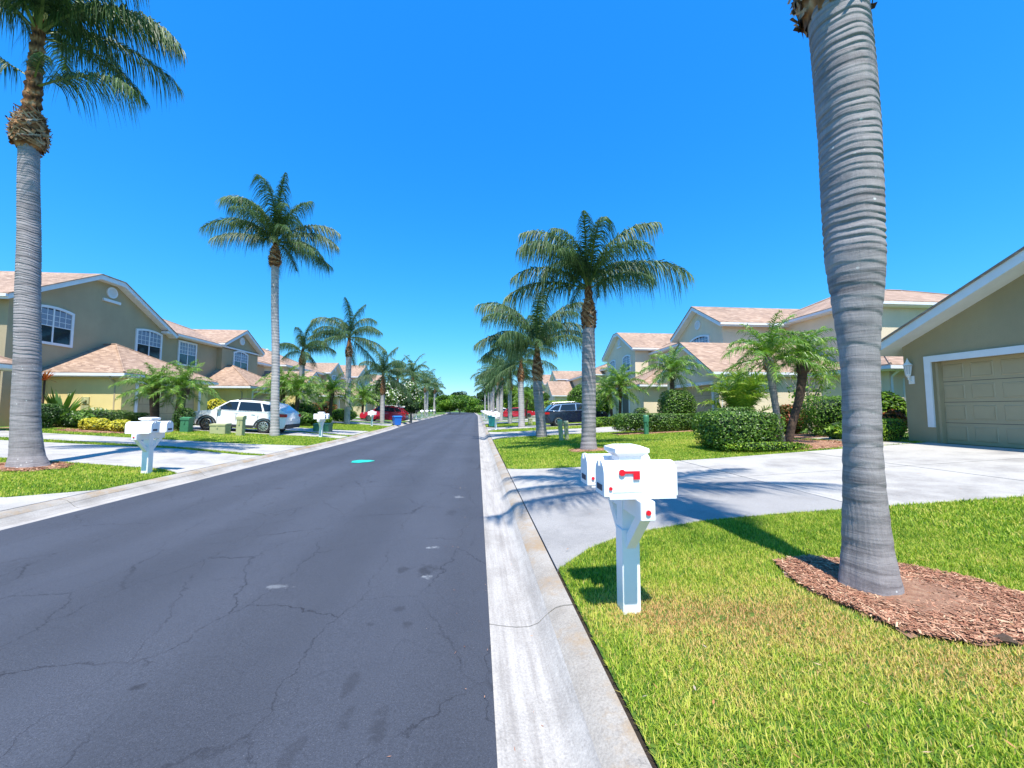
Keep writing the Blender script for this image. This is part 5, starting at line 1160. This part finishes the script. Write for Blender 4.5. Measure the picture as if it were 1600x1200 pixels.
    # wheels
    for sx_ in (-1, 1):
        for s in (-1, 1):
            cx, cyy = sx_*wb, s*(hw-.115)
            m = MB(); m.lathe([(.22, -.10), (.335, -.105), (wr, -.075), (wr, .075), (.335, .105), (.22, .10)], 28, (cx, cyy, wr), 'y'); wh = mesh_obj('wheel', m, 'black', t, smooth=True, world=False)
            rm = MB(); yo = s*.098; rm.lathe([(.235, -.012), (.245, .0), (.235, .012), (.205, .012), (.205, -.012)], 24, (cx, cyy+yo+s*.012, wr), 'y')
            for k in range(10):
                a = 6.2832*k/10; a2 = a+.12; rm.prism([(cx+.03*math.cos(a-.5), cyy+yo, wr+.03*math.sin(a-.5)), (cx+.215*math.cos(a-.10), cyy+yo, wr+.215*math.sin(a-.10)), (cx+.215*math.cos(a+.10), cyy+yo, wr+.215*math.sin(a+.10)), (cx+.03*math.cos(a+.5), cyy+yo, wr+.03*math.sin(a+.5))], (0, s*.02, 0))
            rm.lathe([(.05, -.02), (.05, .02)], 12, (cx, cyy+yo+s*.012, wr), 'y'); mesh_obj('rim', rm, 'chrome', wh, world=False)
            di = MB(); di.lathe([(.225, -.02), (.225, .02)], 20, (cx, cyy+s*.06, wr), 'y'); mesh_obj('brake_disc', di, 'bplastic', wh, world=False)
            if clad:
                ac = MB(); n_ = 14; o_ = [(cx+(ar+.085)*math.cos(math.pi*i/n_), .29+(ar+.075)*math.sin(math.pi*i/n_)) for i in range(n_+1)]; i_ = [(cx+(ar-.005)*math.cos(math.pi*i/n_), .30+(ar-.005)*math.sin(math.pi*i/n_)) for i in range(n_+1)]
                for i in range(n_):
                    q = [o_[i], o_[i+1], i_[i+1], i_[i]]; ac.prism([(p[0], s*(yw(*p)+.002), p[1]) for p in q], (0, s*.014, 0))
                mesh_obj('wheel_arch', ac, 'bplastic', t, world=False)
    iw = MB()
    for sx_ in (-1, 1): iw.lathe([(ar-.01, -hw+.22), (ar-.01, hw-.22)], 20, (sx_*wb, 0, .32), 'y')
    iw.box(-hl+.3, hl-.3, -hw+.2, hw-.2, .22, .5); mesh_obj('underbody', iw, 'bplastic', t, world=False)
    for s in (-1, 1):
        m = MB(); m.box(-wb+ar+.09, wb-ar-.09, s*(hw-.03), s*(hw+.012), .25, .38); mesh_obj('sill_cladding', m, 'bplastic' if clad else mat, t, world=False)
        m = MB(); m.box(hl-.12, hl-.55, s*(hw*.62), s*(hw*.93-.02), .74, .88); 
        m = MB(); m.prism([(hl-.06, s*.55, .72), (hl-.06, s*.55, .84), (hl-.50, s*(hw-.045), .92), (hl-.50, s*(hw-.045), .80), ], (.035, s*.02, 0)); mesh_obj('headlight', m, 'head', t, world=False)
        m = MB(); m.box(-hl+.0, -hl+.42, s*(hw-.22), s*(hw-.045), belt-.18, belt-.02); mesh_obj('taillight', m, 'tail', t, world=False, bev=.02)
        m = MB(); m.box(hl-1.50, hl-1.68, s*(hw-.04), s*(hw+.14), belt+.04, belt+.16); mesh_obj('mirror', m, mat, t, world=False, bev=.02)
        for q in (hl-2.55, -hl+1.55):
            m = MB(); m.box(q, q+.2, s*(hw-.052), s*(hw-.018), belt-.11, belt-.085); mesh_obj('door_handle', m, mat, t, world=False)
        m = MB()
        for q in (hl-1.55, hl-2.46, -hl+1.38): m.box(q, q+.008, s*(hw-.03), s*(hw+.0015), .40, belt-.14)
        mesh_obj('door_seam', m, 'bplastic', t, world=False)
        if rack:
            m = MB(); m.tube([(hl-2.35, s*(cy(zr)-.05), zr-.01), (hl-2.5, s*(cy(zr)-.05), zr+.07), (-hl+1.0, s*(cy(zr)-.05), zr+.075), (-hl+.82, s*(cy(zr)-.05), zr-.03)], .02, 6); mesh_obj('roof_rail', m, 'bplastic' if clad else 'chrome', t, world=False)
    m = MB(); m.box(-hl-.02, -hl+.25, -hw+.12, hw-.12, .30, .50); mesh_obj('rear_bumper', m, 'bplastic', t, world=False, bev=.03)
    m = MB(); m.box(hl-.2, hl+.02, -hw+.22, hw-.22, .30, .48); mesh_obj('front_bumper', m, 'bplastic', t, world=False, bev=.03)
    m = MB(); m.box(hl-.03, hl+.012, -.42, .42, .56, .76); mesh_obj('grille', m, 'bplastic', t, world=False)
    m = MB(); m.box(-hl-.015, -hl+.03, -.26, .26, .68, .82); mesh_obj('licence_plate', m, 'white', t, world=False)
    t.rotation_euler[2] = rz; return t
def carz(x, y, rz=0):
    return G(x, y)+.02
def place_car(label, mat, x, y, ang, **k):
    """parked nose-in on the sloping driveway"""
    o = car(label, mat, x, y, carz(x, y), 0, **k); sl = -.0606 if x < 0 else .0451
    o.rotation_euler = (0, 0, 0); m = Matrix.Rotation(math.atan(-sl), 4, 'Y') @ Matrix.Rotation(ang, 4, 'Z'); o.rotation_euler = m.to_euler(); return o
place_car('white SUV with black wheel-arch cladding parked nose-in on the left driveway', 'car_white', -12.55, 22.15, math.pi, H=1.70, L=4.92)
place_car('dark navy SUV parked on the right driveway behind the palms', 'car_navy', 7.5, 29.5, 0, L=4.95, H=1.74, W=1.92, clad=False, chrome=True)
place_car('red SUV parked on a driveway far down the left side', 'car_red', -10.5, 44.7, math.pi, L=5.0, H=1.8, W=1.9, clad=False)
place_car('distant white SUV beyond the red one on the left', 'car_silver', -16.4, 80, math.pi, L=4.9, H=1.75, clad=False)
place_car('distant red car between the right-hand palm trunks', 'car_red', 6.2, 57.5, 0, L=4.8, H=1.6, clad=False, rack=False)
place_car('distant white car farthest along the right side', 'car_white', 4.9, 75, 0, L=4.9, H=1.65, clad=False, rack=False)

# ------------------------------------------------------------------ street furniture and small things
def pedestal(label, x, y, h, w_, mat, cyl=False, tilt=0, d=None, name='utility_pedestal', cap=True):
    t = thing(name, label, 'utility box', (x, y, G(x, y))); d = w_ if d is None else d
    if cyl:
        mesh_obj('housing', MB().lathe([(w_*.42, -.05), (w_*.42, h*.62), (w_*.5, h*.64), (w_*.5, h*.90), (w_*.46, h*.96), (w_*.3, h)], 18), mat, t, smooth=True, world=False)
        mesh_obj('hasp', MB().box(-.03, .03, -w_*.56, -w_*.49, h*.5, h*.7), mat, t, world=False)
    else:
        mesh_obj('housing', MB().box(-w_/2, w_/2, -d/2, d/2, -.05, h*.8), mat, t, world=False, bev=.012)
        mesh_obj('lid', MB().prism([(-w_/2-.015, -d/2-.02, h*.801), (-w_/2-.015, d/2+.02, h*.801), (-w_/2-.015, d/2+.02, h), (-w_/2-.015, 0, h), (-w_/2-.015, -d/2-.02, h*.93)], (w_+.03, 0, 0)), mat, t, world=False)
        mesh_obj('hasp', MB().box(-.03, .03, -d/2-.03, -d/2-.002, h*.55, h*.75), mat, t, world=False)
    t.rotation_euler = (0, tilt, 0); return t
pedestal('green round utility pedestal in front of the long clipped hedge', 7.95, 17.6, .92, .27, 'green_box', True)
u = pedestal('tan utility post leaning on the right lawn between the palms', 3.72, 16.9, .92, .17, 'tan_box', tilt=-.08)
pedestal('short tan box clamped beside the leaning utility post', 4.0, 17.05, .85, .16, 'tan_box', tilt=-.05)
pedestal('tall tan utility post left of the slim palm', -11.25, 19.5, .95, .27, 'tan_box', tilt=.02)
pedestal('low wide tan utility box on the left lawn', -12.4, 19.9, .50, .70, 'tan_box', d=.45)
pedestal('green utility pedestal beside the round clipped bush on the left', -13.95, 19.9, .72, .38, 'green_box', d=.32, tilt=.04)
pedestal('green transformer box behind the second left mailbox', -9.5, 24.8, .52, .9, 'green_box', d=.7)
pedestal('small tan utility box far down the right lawn', 4.6, 33.4, .6, .35, 'tan_box'); pedestal('small tan utility box left of the red SUV', -13.9, 37.2, .75, .3, 'tan_box')
def cart(label, x, y, mat, h=1.0, w_=.62, rz=0):
    t = thing('wheelie_bin', label, 'bin', (x, y, G(x, y)+.01)); b = MB(); a, c = w_*.40, w_*.5
    b.add([(-a, -a, .06), (a, -a, .06), (a, a, .06), (-a, a, .06), (-c, -c, h*.88), (c, -c, h*.88), (c, c, h*.88), (-c, c, h*.88)], [(0, 3, 2, 1), (4, 5, 6, 7), (0, 1, 5, 4), (1, 2, 6, 5), (2, 3, 7, 6), (3, 0, 4, 7)])
    mesh_obj('tub', b, mat, t, world=False, bev=.02)
    mesh_obj('lid', MB().prism([(-c-.03, -c-.04, h*.885), (-c-.03, c+.05, h*.885), (-c-.03, c*.6, h), (-c-.03, -c*.6, h*.98)], (2*c+.06, 0, 0)), mat, t, world=False)
    for s in (-1, 1): mesh_obj('wheel', MB().lathe([(.11, -.03), (.11, .03)], 14, (s*a, a, .11)) if 0 else MB().prism([(s*a*1.05, a+.11*math.cos(k*.5236), .11+.11*math.sin(k*.5236)) for k in range(12)], (s*.05, 0, 0)), 'black', t, world=False)
    t.rotation_euler[2] = rz; return t
cart('blue wheeled bin at the kerb behind the red SUV', -7.75, 38.2, 'blue_bin', .95, .72, .5)
cart('teal wheeled bin on the right verge beside a mailbox', 1.25, 32.5, 'teal_bin', .95, .68)
# painted patch on the road
pm = MB(); pts = []
for k in range(28):
    a = 6.2832*k/28; r_ = .32*(1+.10*math.sin(3*a+1)+.06*math.sin(7*a)); x, y = -3.47+r_*math.cos(a), 12.1+r_*1.0*math.sin(a); pts.append((x, y, .035*math.sin(math.pi*((x+6.3)/6.4))+.006))
pm.prism(pts, (0, 0, .004)); tag(mesh_obj('manhole_cover', pm, 'teal'), 'teal painted round cover in the middle of the asphalt', 'manhole cover')
def litter(name, n, rx, ry, L0, mat, zoff=.012, seed=3):
    r = np.random.default_rng(seed); x = r.uniform(*rx, n); y = ry[0]+(ry[1]-ry[0])*r.random(n)**1.6; z = gz(x, y)+zoff; a = r.uniform(0, 6.28, n); L = L0*r.uniform(.3, 1.5, n); W = L*r.uniform(.06, .3, n)
    d = np.stack([np.cos(a), np.sin(a), r.normal(0, .12, n)], 1)*L[:, None]; q = np.stack([-np.sin(a), np.cos(a), r.normal(0, .2, n)], 1)*W[:, None]; C = np.stack([x, y, z], 1)
    V = np.stack([C-d, C-d*.2+q, C+d, C+d*.1-q], 1).reshape(-1, 3); o = np_obj(name, V, np.arange(len(V)).reshape(-1, 4), mat, tint=np.repeat(r.uniform(0, 1, n), 4)); o['kind'] = 'stuff'
litter('leaf_litter', 130, (.18, .52), (1.2, 14), .012, 'chip', -.0, 3)
litter('leaf_litter', 90, (-.5, .1), (1.2, 12), .010, 'chip', .014, 4)
litter('dry_straw', 260, (.85, 5.5), (1.5, 4.3), .016, 'fibre', .045, 5)
litter('leaf_litter', 120, (.8, 9), (4.9, 9.2), .014, 'chip', .024, 6)
# fallen palm boot and debris by the big trunk
fb = MB(); fb.tube([(3.06, 2.13, .23), (3.12, 2.10, .245), (3.20, 2.09, .22)], [.012, .03, .016], 7); tag(mesh_obj('palm_boot', fb, 'trunk_dark', fix=True), 'dark fallen palm boot lying on the mulch by the big trunk', 'debris')
